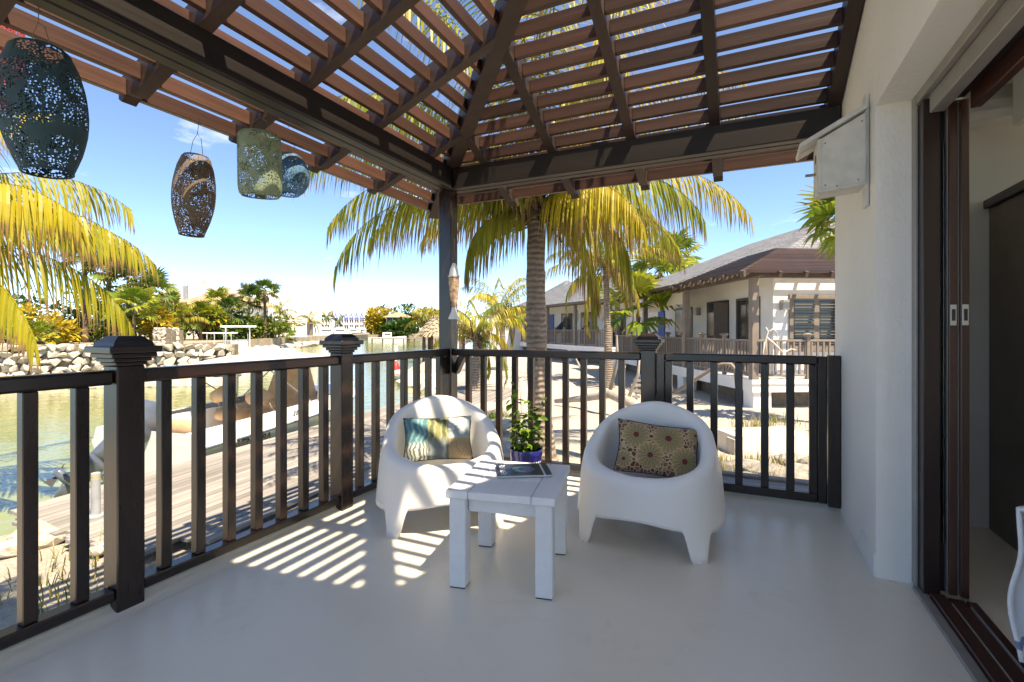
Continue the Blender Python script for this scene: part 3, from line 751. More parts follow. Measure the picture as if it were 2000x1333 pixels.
chair(CL, R(39), 'white plastic tub armchair with the teal patchwork cushion by corner post')
chair(CR, R(-2), 'white plastic tub armchair with the brown flower cushion by gate')

# ================================================================== cushions
def cushion_mesh(wd, ht, th, seed, crease=0.0):
    rr = random.Random(seed); n, m = 30, 20; mb = MB()
    for side in (1, -1):
        b = len(mb.v)
        for j in range(m + 1):
            for i in range(n + 1):
                u, v = i / n * 2 - 1, j / m * 2 - 1
                f = ((1 - abs(u) ** 2.6) * (1 - abs(v) ** 2.6)) ** 0.55
                ear = 1 + 0.05 * (abs(u) * abs(v)) ** 3 - 0.045 * (1 - abs(v)) * abs(u)**4 - 0.05 * (1 - abs(u)) * abs(v)**4
                wr = 0.008 * noise.noise(Vector((u*3 + seed, v*3, side))) + 0.004 * noise.noise(Vector((u*8, v*8 + seed, side)))
                dent = -0.016 * math.exp(-((u - 0.05) / 0.10) ** 2) * max(0, v + 0.2) * crease
                y = side * (th / 2 * f + (wr + dent) * min(1, f * 2))
                mb.v.append((u * wd / 2 * ear, -y, v * ht / 2 * ear))
        for j in range(m):
            for i in range(n):
                a = b + j * (n + 1) + i; mb.f.append((a, a+1, a+n+2, a+n+1)); mb.m.append(0 if side == 1 else 1)
    bm_me = mb
    return bm_me
def cushion(label, wd, ht, th, seed, mats, loc, rot, crease):
    t = thing('cushion', label, 'cushion', loc, 0); t.rotation_euler = rot
    mb = cushion_mesh(wd, ht, th, seed, crease)
    me = mb.mesh('cover', mats, True); bm = bmesh.new(); bm.from_mesh(me); bmesh.ops.remove_doubles(bm, verts=bm.verts[:], dist=0.0008); bmesh.ops.recalc_face_normals(bm, faces=bm.faces[:]); bm.to_mesh(me); bm.free()
    meshobj('cover', me, None, t)
    mb = MB(); pts = []
    for k in range(60):
        a = 2 * math.pi * k / 59; u = max(-1, min(1, 1.30 * math.cos(a))); v = max(-1, min(1, 1.30 * math.sin(a)))
        ear = 1 + 0.05 * (abs(u)*abs(v))**3 - 0.045*(1-abs(v))*abs(u)**4 - 0.05*(1-abs(u))*abs(v)**4
        pts.append((u*wd/2*ear, 0, v*ht/2*ear))
    mb.tube(pts, 0.0035, 5, cap=False); mb.build('piping', mats[1], t, True)
    return t
def _flower():
    """brown fabric with big embroidered rosettes"""
    m, t, p = newmat('flower_embroidery')
    c = t.nodes.new('ShaderNodeTexCoord'); mp = t.nodes.new('ShaderNodeMapping'); mp.inputs['Scale'].default_value = (1, 0, 1)
    t.links.new(c.outputs['Object'], mp.inputs['Vector'])
    def N(kind, **k):
        n = t.nodes.new(kind)
        for a, b in k.items(): setattr(n, a, b)
        return n
    def math_(op, a, b=None, c_=None):
        n = N('ShaderNodeMath', operation=op)
        for i, v in enumerate((a, b, c_)):
            if v is None: continue
            if isinstance(v, (int, float)): n.inputs[i].default_value = v
            else: t.links.new(v, n.inputs[i])
        return n.outputs[0]
    small = N('ShaderNodeTexVoronoi', feature='DISTANCE_TO_EDGE'); small.inputs['Scale'].default_value = 42; t.links.new(mp.outputs['Vector'], small.inputs['Vector'])
    smc = N('ShaderNodeTexVoronoi'); smc.inputs['Scale'].default_value = 42; t.links.new(mp.outputs['Vector'], smc.inputs['Vector'])
    sep = N('ShaderNodeSeparateColor'); t.links.new(smc.outputs['Color'], sep.inputs['Color'])
    base = ramp(t, sep.outputs['Red'], [(0.0, (0.10, 0.018, 0.015)), (0.35, (0.13, 0.035, 0.02)), (0.55, (0.24, 0.12, 0.05)), (0.75, (0.07, 0.02, 0.035)), (1.0, (0.22, 0.13, 0.06))])
    thread = (0.52, 0.36, 0.20)
    lines = ramp(t, small.outputs['Distance'], [(0.0, (1,)*3), (0.075, (1,)*3), (0.11, (0,)*3)])
    col = mixc(t, lines, base, thread)
    sx = N('ShaderNodeSeparateXYZ'); t.links.new(c.outputs['Object'], sx.inputs['Vector'])
    for (fx, fz, rad_, np_) in ((-0.130, 0.062, 0.080, 16), (0.052, 0.062, 0.092, 18), (-0.045, -0.048, 0.078, 14), (0.150, -0.055, 0.080, 16), (-0.19, -0.085, 0.05, 12), (0.21, 0.11, 0.05, 12)):
        dx = math_('SUBTRACT', sx.outputs['X'], fx); dz = math_('SUBTRACT', sx.outputs['Z'], fz)
        r2 = math_('SQRT', math_('ADD', math_('MULTIPLY', dx, dx), math_('MULTIPLY', dz, dz)))
        an = math_('ARCTAN2', dz, dx)
        ca = math_('ABSOLUTE', math_('SINE', math_('MULTIPLY', an, np_ / 2)))       # 0 between petals
        edge = math_('MULTIPLY_ADD', ca, rad_ * 0.22, rad_ * 0.80)                 # petal tips
        inside = math_('LESS_THAN', r2, edge)
        rim = math_('LESS_THAN', math_('ABSOLUTE', math_('SUBTRACT', r2, edge)), 0.0022)
        spoke = math_('MULTIPLY', math_('LESS_THAN', math_('MULTIPLY', ca, r2), 0.0062), math_('GREATER_THAN', r2, rad_ * 0.2))
        petal = mixc(t, math_('MULTIPLY', r2, 1 / rad_), (0.13, 0.12, 0.045), (0.40, 0.27, 0.12))
        petal = mixc(t, math_('MAXIMUM', math_('MULTIPLY', spoke, 1.0), rim), petal, (0.60, 0.43, 0.25))
        petal = mixc(t, math_('LESS_THAN', r2, rad_ * 0.2), petal, (0.17, 0.02, 0.018))
        col = mixc(t, math_('MAXIMUM', inside, rim), col, petal)
    t.links.new(col, p.inputs['Base Color']); p.inputs['Roughness'].default_value = 0.8; p.inputs['Sheen Weight'].default_value = 0.2
    n = tex(t, 'noise', 300, 'Object', 2); bump(t, p, mixc(t, 0.3, lines, n.outputs['Color']), 0.4, 0.002); return m
def _patch():
    """three sewn strips: teal waves, olive leaves, pale print over tan"""
    m, t, p = newmat('patchwork_fabric')
    c = t.nodes.new('ShaderNodeTexCoord'); sx = t.nodes.new('ShaderNodeSeparateXYZ'); t.links.new(c.outputs['Object'], sx.inputs['Vector'])
    def band(kind, scale, sc3, stops, dist=4.0, det=3):
        w_ = tex(t, kind, scale, 'Object', sc3=sc3)
        if kind == 'wave': w_.inputs['Distortion'].default_value = dist; w_.inputs['Detail'].default_value = det
        return ramp(t, w_.outputs['Fac'] if kind != 'voronoi' else w_.outputs['Distance'], stops)
    teal = band('wave', 7, (0.6, 0, 1.3), [(0.1, (0.05, 0.17, 0.19)), (0.45, (0.13, 0.30, 0.31)), (0.6, (0.26, 0.42, 0.42)), (0.9, (0.09, 0.23, 0.26))], 6)
    white = band('wave', 12, (1, 0, 1.6), [(0.3, (0.60, 0.62, 0.58)), (0.55, (0.50, 0.52, 0.46)), (0.62, (0.16, 0.17, 0.11))], 7)
    olive = band('wave', 16, (0.25, 0, 1.0), [(0.2, (0.19, 0.19, 0.07)), (0.6, (0.33, 0.33, 0.15)), (0.9, (0.10, 0.11, 0.05))], 2.5)
    slate = band('wave', 15, (0.15, 0, 1.0), [(0.2, (0.14, 0.17, 0.17)), (0.7, (0.27, 0.31, 0.30)), (0.9, (0.10, 0.11, 0.09))], 1.5)
    pale = band('voronoi', 26, (1, 0, 1), [(0.0, (0.34, 0.40, 0.38)), (0.35, (0.52, 0.56, 0.53)), (0.48, (0.58, 0.60, 0.56)), (0.62, (0.25, 0.31, 0.32))])
    tan = band('wave', 9, (0.8, 0, 1.4), [(0.1, (0.28, 0.19, 0.10)), (0.5, (0.40, 0.29, 0.17)), (0.72, (0.13, 0.13, 0.09)), (0.9, (0.34, 0.24, 0.13))], 9)
    def step(sock, v, wdt=0.004):
        mr = t.nodes.new('ShaderNodeMapRange'); mr.inputs['From Min'].default_value = v - wdt; mr.inputs['From Max'].default_value = v + wdt
        t.links.new(sock, mr.inputs['Value']); return mr.outputs['Result']
    X, Z = sx.outputs['X'], sx.outputs['Z']
    a = mixc(t, step(Z, -0.035, 0.02), white, teal); b = mixc(t, step(Z, -0.02, 0.03), slate, olive); d = mixc(t, step(Z, -0.01, 0.006), tan, pale)
    col = mixc(t, step(X, -0.063), a, b); col = mixc(t, step(X, 0.068), col, d)
    t.links.new(col, p.inputs['Base Color']); p.inputs['Roughness'].default_value = 0.75
    n = tex(t, 'noise', 260, 'Object', 2); bump(t, p, n.outputs['Fac'], 0.3, 0.002); return m
M['flower'] = _flower(); M['patch'] = _patch()
M['navy_cloth'] = plain('navy_cloth', (0.02, 0.022, 0.03), 0.7, 0.2, 30); M['green_cloth'] = plain('green_cloth', (0.04, 0.075, 0.06), 0.7, 0.2, 30)
def on_chair(c, rz, dx, dy, z): 
    return (c.x + dx*math.cos(rz) - dy*math.sin(rz), c.y + dx*math.sin(rz) + dy*math.cos(rz), z)
cushion('brown cushion with embroidered flower rosettes on the white armchair by gate', 0.46, 0.30, 0.13, 3, [M['flower'], M['navy_cloth']],
        on_chair(CR, R(-2), 0.035, 0.035, 0.472), (R(-24), R(6), R(14)), 1.0)
cushion('teal, olive and grey patchwork cushion on the white armchair by corner post', 0.43, 0.275, 0.12, 9, [M['patch'], M['green_cloth']],
        on_chair(CL, R(39), -0.02, 0.05, 0.472), (R(-24), R(-1), R(33)), 0.6)

# ================================================================== side table
TZ = R(11.5); TC = (-1.03, 2.21, 0)
tb = thing('side_table', 'low white painted wooden side table between the two armchairs', 'table', TC, TZ)
hx, hy, ht = 0.252, 0.275, 0.45
for sx in (-1, 1):
    for sy in (-1, 1):
        x, y = sx * (hx - 0.052), sy * (hy - 0.055); bbox('leg', x-0.039, x+0.039, y-0.039, y+0.039, 0.0045, ht-0.036, M['white_paint'], tb, 0.004)
        lg = [o for o in tb.children][-1]; bbox('foot_pad', -0.036, 0.036, -0.036, 0.036, -0.2095, -0.2052, M['black'], lg, 0.0005)
for x0, x1, y0, y1 in ((-hx, -hx+0.105, -hy, hy), (hx-0.105, hx, -hy, hy), (-hx+0.1075, hx-0.1075, -hy, -0.055), (-hx+0.1075, hx-0.1075, -0.053, 0.12), (-hx+0.1075, hx-0.1075, 0.122, hy)):
    bbox('top_board', x0, x1, y0, y1, ht-0.0355, ht, M['white_paint'], tb, 0.0035)
for y in (-hy+0.05, hy-0.07): bbox('apron', -hx+0.095, hx-0.095, y, y+0.02, ht-0.105, ht-0.036, M['white_paint'], tb, 0.002)
for x in (-hx+0.03, hx-0.05): bbox('apron', x, x+0.02, -hy+0.096, hy-0.096, ht-0.105, ht-0.036, M['white_paint'], tb, 0.002)

# magazine
def _cover():
    m, t, p = newmat('magazine_cover')
    c = t.nodes.new('ShaderNodeTexCoord'); sx = t.nodes.new('ShaderNodeSeparateXYZ'); t.links.new(c.outputs['Object'], sx.inputs['Vector'])
    def mth(op, a, b=None):
        n = t.nodes.new('ShaderNodeMath'); n.operation = op
        for i, v in enumerate((a, b)):
            if v is None: continue
            if isinstance(v, (int, float)): n.inputs[i].default_value = v
            else: t.links.new(v, n.inputs[i])
        return n.outputs[0]
    X, Y = sx.outputs['X'], sx.outputs['Y']
    r = mth('SQRT', mth('ADD', mth('MULTIPLY', X, X), mth('MULTIPLY', Y, Y)))
    base = (0.018, 0.019, 0.022)
    nz_ = tex(t, 'noise', 22, 'Object', 4)
    disc = ramp(t, nz_.outputs['Fac'], [(0.36, (0.03, 0.16, 0.32)), (0.48, (0.04, 0.10, 0.26)), (0.56, (0.30, 0.07, 0.04)), (0.68, (0.40, 0.16, 0.08))])
    col = mixc(t, mth('LESS_THAN', r, 0.056), base, (0.05, 0.14, 0.45)); col = mixc(t, mth('LESS_THAN', r, 0.050), col, disc)
    cresc = mth('MULTIPLY', mth('LESS_THAN', r, 0.044), mth('GREATER_THAN', mth('SQRT', mth('ADD', mth('MULTIPLY', Y, Y), mth('MULTIPLY', mth('SUBTRACT', X, 0.018), mth('SUBTRACT', X, 0.018)))), 0.042))
    col = mixc(t, cresc, col, (0.20, 0.48, 0.22))
    strip = mth('MULTIPLY', mth('GREATER_THAN', X, 0.094), mth('LESS_THAN', X, 0.104)); col = mixc(t, strip, col, (0.6, 0.6, 0.62))
    t.links.new(col, p.inputs['Base Color']); p.inputs['Roughness'].default_value = 0.22; return m
M['cover'] = _cover(); M['paper'] = plain('paper_edges', (0.62, 0.62, 0.62), 0.8, 0.1, 60, sc3=(0.05, 0.05, 8)); M['ink'] = plain('white_ink', (0.72, 0.72, 0.72), 0.5, 0.02)
mg = thing('magazine', 'dark magazine with a coloured globe on its cover lying on side table', 'magazine', (-1.018, 2.305, ht + 0.0005), R(30))
bbox('pages', -0.134, 0.134, -0.101, 0.101, 0.0012, 0.0118, M['paper'], mg, 0.0008)
bbox('cover', -0.136, 0.136, -0.104, 0.104, 0.012, 0.0132, M['cover'], mg, 0.0004); bbox('back_cover', -0.136, 0.136, -0.104, 0.104, 0.0, 0.001, M['cover'], mg, 0.0003)
mb = MB()      # the masthead: a column of blurred, unreadable white strokes down the short side
for k in range(8):
    y = 0.078 - k * 0.0225; w_ = (0.030, 0.026, 0.028, 0.030, 0.026, 0.028, 0.030, 0.026)[k]
    mb.box(-0.118, -0.118 + w_, y - 0.0095, y - 0.0060, 0.01325, 0.0134)
    mb.box(-0.118, -0.112, y - 0.0055, y + 0.007, 0.01325, 0.0134) if k % 3 else mb.box(-0.094, -0.088, y - 0.0055, y + 0.007, 0.01325, 0.0134)
    mb.box(-0.118 + w_*0.5, -0.118 + w_, y + 0.0035, y + 0.0065, 0.01325, 0.0134) if k % 2 else mb.box(-0.1085, -0.1025, y - 0.0055, y + 0.006, 0.01325, 0.0134)
mb.build('masthead', M['ink'], mg)

# ================================================================== potted plant
pot = thing('potted_plant', 'leafy green plant in a blue pot with white dots behind side table', 'potted plant', (-1.295, 2.985, 0))
M['cobalt'] = plain('cobalt_glaze', (0.012, 0.014, 0.16), 0.08, 0.25, 5, coat=0.8); M['dot_white'] = plain('white_glaze', (0.75, 0.74, 0.76), 0.2, 0.03)
M['soil'] = plain('potting_soil', (0.045, 0.03, 0.02), 0.95, 0.4, 40, 0.5)
mb = MB(); mb.lathe([(0.078, 0.0), (0.085, 0.01), (0.098, 0.18), (0.103, 0.30), (0.104, 0.345), (0.110, 0.36), (0.113, 0.385), (0.110, 0.395), (0.100, 0.393), (0.097, 0.36), (0.096, 0.33)], 40, cap1=False)
body = mb.build('pot', M['cobalt'], pot, True, R(60))
mb = MB(); mb.lathe([(0.0965, 0.355), (0.05, 0.362), (0.001, 0.364)], 24, cap0=False); mb.build('soil', M['soil'], pot, True)
mb = MB()
for row in range(12):
    z = 0.06 + row * 0.0235; rr_ = 0.0885 + (z / 0.345) * 0.0155
    for k in range(34):
        a = 2 * math.pi * (k + 0.5 * (row % 2)) / 34; c = Vector((math.cos(a), math.sin(a), 0)); tn = Vector((-c.y, c.x, 0.0))
        P0 = c * (rr_ + 0.0006) + Vector((0, 0, z)); q = [P0 + (tn * math.cos(b_) + Vector((0, 0, 1)) * math.sin(b_)) * 0.0066 for b_ in [j * math.pi / 3 for j in range(6)]]
        mb.add([P0 + c * 0.0018] + q, [(0, 1 + j, 1 + (j + 1) % 6) for j in range(6)])
o = mb.build('glaze_dots', M['dot_white'], body, True); o['kind'] = 'stuff'

def leaf_attr(me, cols):
    at = me.color_attributes.new('leaf', 'FLOAT_COLOR', 'POINT')
    flat = []
    for c in cols: flat += [c[0], c[1], c[2], 1.0]
    at.data.foreach_set('color', flat)
class LB:
    """leaf builder: vertices carry the 'leaf' attribute"""
    def __init__(s): s.v = []; s.f = []; s.c = []
    def quadstrip(s, pts, widths, side, g, b=0.0):
        base = len(s.v); n = len(pts)
        for i, p in enumerate(pts):
            sd = side[i] if isinstance(side, list) else side
            s.v.append(tuple(p - sd * widths[i])); s.v.append(tuple(p + sd * widths[i])); r = i / (n - 1); s.c += [(r, g, b)] * 2
        for i in range(n - 1): s.f.append((base+2*i, base+2*i+1, base+2*i+3, base+2*i+2))
    def oval(s, p, d, up, L, W, g, fold=0.25):
        d = d.normalized(); sd = d.cross(up)
        sd = sd.normalized() if sd.length > 1e-4 else Vector((1, 0, 0)); nn = sd.cross(d)
        b = len(s.v); prof = ((0.0, 0.0), (0.25, 0.8), (0.5, 1.0), (0.78, 0.62), (1.0, 0.0))
        for i, (t, w_) in enumerate(prof):
            ctr = p + d * (L * t) - nn * (0.12 * L * t * t)
            s.v += [tuple(ctr - sd * (W * w_) + nn * (fold * W * w_)), tuple(ctr), tuple(ctr + sd * (W * w_) + nn * (fold * W * w_))]; s.c += [(t * 0.7, g, 0)] * 3
        for i in range(len(prof) - 1):
            a = b + 3 * i; s.f += [(a, a+1, a+4, a+3), (a+1, a+2, a+5, a+4)]
    def mesh(s, name, mat, smooth=False):
        me = bpy.data.meshes.new(name); me.from_pydata(s.v, [], s.f); me.materials.append(mat); leaf_attr(me, s.c)
        if smooth: me.polygons.foreach_set('use_smooth', [True] * len(s.f))
        return me
rr = random.Random(21)
leaf_b = LB(); stems = MB(); leaf_meshes = []
for L_ in (0.036, 0.048, 0.06):
    lb = LB(); lb.oval(Vector((0, 0, 0)), Vector((0, 1, 0.0)), Vector((0, 0, 1)), L_, L_ * 0.36, rr.random(), 0.3); leaf_meshes.append(lb.mesh('leaf', M['herb'], True))
shoots = [((-0.07, -0.02), 0.36), ((-0.045, 0.03), 0.46), ((0.03, 0.02), 0.33), ((0.06, -0.01), 0.30), ((0.0, -0.04), 0.24), ((-0.02, 0.0), 0.28), ((0.045, 0.04), 0.36), ((-0.05, -0.05), 0.20), ((0.08, 0.03), 0.22), ((0.02, -0.06), 0.17)]
for (bx, by), hgt in shoots:
    p = Vector((bx * 0.7, by * 0.7, 0.36)); lean = Vector((bx * 1.6 + rr.uniform(-.1, .1), by * 1.6 + rr.uniform(-.1, .1), 1)); path = [p.copy()]; nseg = 8
    for k in range(nseg):
        p = p + (lean.normalized() * hgt / nseg) + Vector((rr.uniform(-.006, .006), rr.uniform(-.006, .006), 0)); path.append(p.copy())
        for q in range(3 if k > 0 else 1):
            a = rr.uniform(0, 6.28); tilt = rr.uniform(-0.75, 0.25); s_ = rr.uniform(0.75, 1.2)
            meshobj('leaf', rr.choice(leaf_meshes), None, pot, p + Vector((0, 0, rr.uniform(-.02, .02))), (tilt, rr.uniform(-.4, .4), a), (s_, s_, s_))
    stems.tube(path, [0.0028 - 0.0018 * i / nseg for i in range(nseg + 1)], 5)
stems.build('stems', plain('green_stem', (0.10, 0.14, 0.03), 0.6, 0.2), pot, True)
M['violet'] = plain('violet_petals', (0.22, 0.08, 0.34), 0.6, 0.2, 30)
for fx, fy, fz in ((-0.075, 0.05, 0.845), (0.10, 0.06, 0.76)):
    fl = MB(); fl.tube([(fx*0.7, fy*0.8, 0.62), (fx*0.9, fy, fz-0.08), (fx, fy, fz)], [0.0018, 0.0015, 0.001], 5)
    for k in range(7):
        a = k * 0.9; c = Vector((math.cos(a)*0.012, math.sin(a)*0.012, 0)); P = Vector((fx, fy, fz - 0.004*k + 0.01))
        fl.add([P, P + c + Vector((-c.y*.5, c.x*.5, .004)), P + c*1.5, P + c + Vector((c.y*.5, -c.x*.5, .004))], [(0,1,2,3)])
    fl.build('flower_spike', M['violet'], pot)

# ================================================================== lanterns
def lantern_mat(name, col, hole=0.46, scale=125):
    m, t, p = newmat(name)
    v = tex(t, 'voronoi', scale, 'Object'); n = tex(t, 'noise', 9, 'Object', 3)
    sp = t.nodes.new('ShaderNodeSeparateColor'); t.links.new(v.outputs['Color'], sp.inputs['Color'])
    # the punched pattern: holes cluster in flower-like fields between plain seams
    cl = tex(t, 'voronoi', 15, 'Object'); fld = ramp(t, cl.outputs['Distance'], [(0.45, (1,)*3), (0.62, (0.75,)*3), (0.74, (0.0,)*3)])
    thr = t.nodes.new('ShaderNodeMath'); thr.operation = 'MULTIPLY'; t.links.new(fld, thr.inputs[0]); thr.inputs[1].default_value = hole
    lt = t.nodes.new('ShaderNodeMath'); lt.operation = 'LESS_THAN'; t.links.new(v.outputs['Distance'], lt.inputs[0]); t.links.new(thr.outputs[0], lt.inputs[1])
    t.links.new(ramp(t, n.outputs['Fac'], [(0.3, tuple(c*0.75 for c in col)), (0.7, tuple(c*1.2 for c in col))]), p.inputs['Base Color'])
    p.inputs['Roughness'].default_value = 0.75
    tr = t.nodes.new('ShaderNodeBsdfTransparent'); ms = t.nodes.new('ShaderNodeMixShader'); out = t.nodes['Material Output']
    t.links.new(lt.outputs[0], ms.inputs['Fac']); t.links.new(p.outputs['BSDF'], ms.inputs[1]); t.links.new(tr.outputs['BSDF'], ms.inputs[2]); t.links.new(ms.outputs['Shader'], out.inputs['Surface'])
    bump(t, p, n.outputs['Fac'], 0.3, 0.004); return m
def lantern(label, prof, loc, mat, wire, tilt=(0, 0), ribs=8, lean=(0, 0)):
    """prof: (radius, height below the top ring) down to the open bottom"""
    t = thing('hanging_lantern', label, 'lantern', loc, 0, 'punched lanterns hung from the pergola'); t.rotation_euler = (tilt[0], tilt[1], 0)
    NB = 40; mb = MB(); fine = []
    for i in range(len(prof) - 1):
        for k in range(4):
            u = k / 4; r0, z0 = prof[i]; r1, z1 = prof[i+1]; fine.append((r0 + (r1-r0)*u, z0 + (z1-z0)*u))
    fine.append(prof[-1])
    # light smoothing of the profile
    for _ in range(2): fine = [fine[0]] + [((fine[i-1][0] + 2*fine[i][0] + fine[i+1][0])/4, fine[i][1]) for i in range(1, len(fine)-1)] + [fine[-1]]
    vs = []
    for r, z in fine:
        for k in range(NB):
            a = 2*math.pi*k/NB; f = 1 - 0.035 * (1 - abs(math.cos(a * ribs / 2))) ** 2
            vs.append((r*f*math.cos(a), r*f*math.sin(a), z))
    fs = [(i*NB+k, i*NB+(k+1)%NB, (i+1)*NB+(k+1)%NB, (i+1)*NB+k) for i in range(len(fine)-1) for k in range(NB)]
    mb.add(vs, fs); sh = mb.build('shade', mat, t, True)
    for k in range(ribs):
        a = 2*math.pi*(k+0.5)/ribs; m2 = MB(); f = 1 - 0.035 * (1 - abs(math.cos(a * ribs / 2))) ** 2
        m2.tube([(r*f*math.cos(a)*1.004, r*f*math.sin(a)*1.004, z) for r, z in fine[::2] + [fine[-1]]], 0.0026, 4); m2.build('rib', solid[mat.name], t, True)
    for r, z in (fine[0], fine[-1]):
        m2 = MB(); m2.tube([(r*math.cos(2*math.pi*k/24), r*math.sin(2*math.pi*k/24), z) for k in range(25)], 0.004, 5, cap=False); m2.build('rim', solid[mat.name], t, True)
    m2 = MB(); z0 = prof[0][1]; r0 = prof[0][0]
    m2.tube([(-r0, 0, z0), (-r0*0.6, 0, z0 + wire*0.45), (0, 0, z0 + wire*0.62), (r0*0.6, 0, z0 + wire*0.45), (r0, 0, z0)], 0.0016, 5); m2.tube([(0, 0, z0 + wire*0.62), (0.004, 0.003, z0 + wire)], 0.0016, 5)
    m2.build('hanging_wire', M['wire'], t, True)
    return t
solid = {}
def lm(name, col, **k):
    m = lantern_mat(name, col, **k); solid[name] = plain(name + '_rib', tuple(c * 0.9 for c in col), 0.75, 0.15, 20); return m
EGG = lambda w_, h_: [(w_*0.28, 0), (w_*0.33, -0.02*h_), (w_*0.42, -0.15*h_), (w_*0.485, -0.33*h_), (w_*0.5, -0.5*h_), (w_*0.475, -0.66*h_), (w_*0.40, -0.83*h_), (w_*0.28, -1.0*h_)]
lantern('big dark teal oval punched lantern hanging nearest on the left', EGG(0.275, 0.475), tuple(PX(78, 1.90, HZ(98, 1.90))), lm('teal_lantern', (0.014, 0.048, 0.06)), 0.17, (R(2), R(-2)))
lantern('brown oval punched lantern hanging alone against the sky', EGG(0.222, 0.455), tuple(PX(383, 2.84, HZ(307, 2.84))), lm('brown_lantern', (0.15, 0.105, 0.07), scale=130), 0.22, (R(-2), R(2)))
lantern('sage green cylindrical punched lantern hanging beside the blue one', [(0.095, 0), (0.112, -0.01), (0.117, -0.06), (0.118, -0.30), (0.112, -0.345), (0.098, -0.355)], tuple(PX(507, 2.84, HZ(262, 2.84))), lm('green_lantern', (0.21, 0.27, 0.17), scale=130), 0.15, (R(4), R(4)))
lantern('round blue punched lantern half hidden behind the green one', [(0.075, 0), (0.105, -0.03), (0.135, -0.09), (0.142, -0.14), (0.132, -0.195), (0.105, -0.245), (0.07, -0.27)], tuple(PX(563, 3.42, HZ(305, 3.42))), lm('blue_lantern', (0.06, 0.17, 0.28), scale=130), 0.30)
lantern('red punched lantern cut by the left edge behind the teal one', EGG(0.28, 0.46), tuple(PX(-24, 2.25, HZ(8, 2.25))), lm('red_lantern', (0.32, 0.030, 0.035)), 0.20)

# ================================================================== wooden fish on the corner post
fs_ = thing('fish_ornament', 'hanging wooden fish ornament, white head and tail, on corner post', 'ornament', tuple(PX(886.5, 4.27, HZ(515, 4.27))), YAW)
def fishpart(name, prof, mat, th=0.018):
    mb = MB(); n = len(prof); vs = []
    for x0, x1, z in prof: vs += [(x0, -th*0.3, z), ((x0+x1)/2, -th, z), (x1, -th*0.3, z), (x1, th*0.4, z), (x0, th*0.4, z)]
    fs = [(i*5+k, i*5+(k+1)%5, (i+1)*5+(k+1)%5, (i+1)*5+k) for i in range(n-1) for k in range(5)] + [tuple(range(5)), tuple(range((n-1)*5, n*5))[::-1]]
    mb.add(vs, fs); return mb.build(name, mat, fs_)
M['bark_chip'] = plain('peeling_fish_paint', (0.34, 0.24, 0.16), 0.85, 0.65, 40, 0.5)
fishpart('head', [(-0.012, 0.016, 0.0), (-0.030, 0.034, -0.045), (-0.041, 0.043, -0.108)], M['ink'])
fishpart('gill_band', [(-0.050, 0.050, -0.108), (-0.050, 0.050, -0.118)], M['drift'], 0.022)
fishpart('body', [(-0.044, 0.044, -0.118), (-0.043, 0.046, -0.19), (-0.034, 0.038, -0.27), (-0.024, 0.028, -0.34), (-0.018, 0.020, -0.385)], M['bark_chip'])
fishpart('tail', [(-0.017, 0.019, -0.385), (-0.022, 0.025, -0.42), (-0.048, 0.048, -0.475), (-0.046, 0.046, -0.486)], M['ink'])
mb = MB(); mb.tube([(0.002, 0.0, -0.005), (0.002, 0.02, 0.11), (0.0, 0.03, 0.22)], 0.002, 5); mb.build('cord', M['wire'], fs_)

# ================================================================== nest box on the wall
nb = thing('nest_box', 'white wooden bird nest box with sloping roof on the villa wall', 'nest box', (0.578, 3.02, 1.9))
bbox('back_board', -0.018, -0.0005, -0.055, 0.015, -0.10, 0.46, M['old_white'], nb, 0.003)
def nbp(name, poly, y0, y1, mat='old_white'):
    mb = MB(); mb.prism(poly, 'y', y0, y1); return mb.build(name, M[mat], nb)
side = [(-0.019, 0.015), (-0.205, 0.0), (-0.205, 0.262), (-0.019, 0.362)]
nbp('side_board', side, -0.075, -0.060); nbp('side_board', side, 0.075, 0.09)
mb = MB(); mb.box(-0.222, -0.2055, -0.075, 0.09, -0.012, 0.262); fb = mb.build('front_board', M['old_white'], nb)
mb = MB(); mb.tube([(-0.2225, 0.008, 0.18), (-0.2232, 0.008, 0.18)], 0.024, 20); mb.build('entrance_hole', M['black'], fb)
nbp('bottom_board', [(-0.205, -0.012), (-0.019, 0.004), (-0.019, 0.014), (-0.205, -0.001)], -0.075, 0.09)
nbp('roof_board', [(-0.30, 0.222), (-0.018, 0.374), (-0.018, 0.397), (-0.305, 0.242)], -0.105, 0.012); nbp('roof_board', [(-0.30, 0.218), (-0.018, 0.370), (-0.018, 0.393), (-0.305, 0.238)], 0.014, 0.12)
bbox('perch', -0.27, -0.2225, 0.001, 0.014, 0.095, 0.108, M['grey_wood_x'], nb, 0.002)
for y, x, z in ((-0.0755, -0.19, 0.235), (-0.0755, -0.035, 0.32), (-0.0755, -0.19, 0.02), (-0.0755, -0.05, 0.03), (-0.0755, -0.14, 0.01)):
    mb = MB(); mb.tube([(x, y, z), (x, y - 0.0012, z)], 0.004, 10); mb.build('nail', M['wire'], nb)
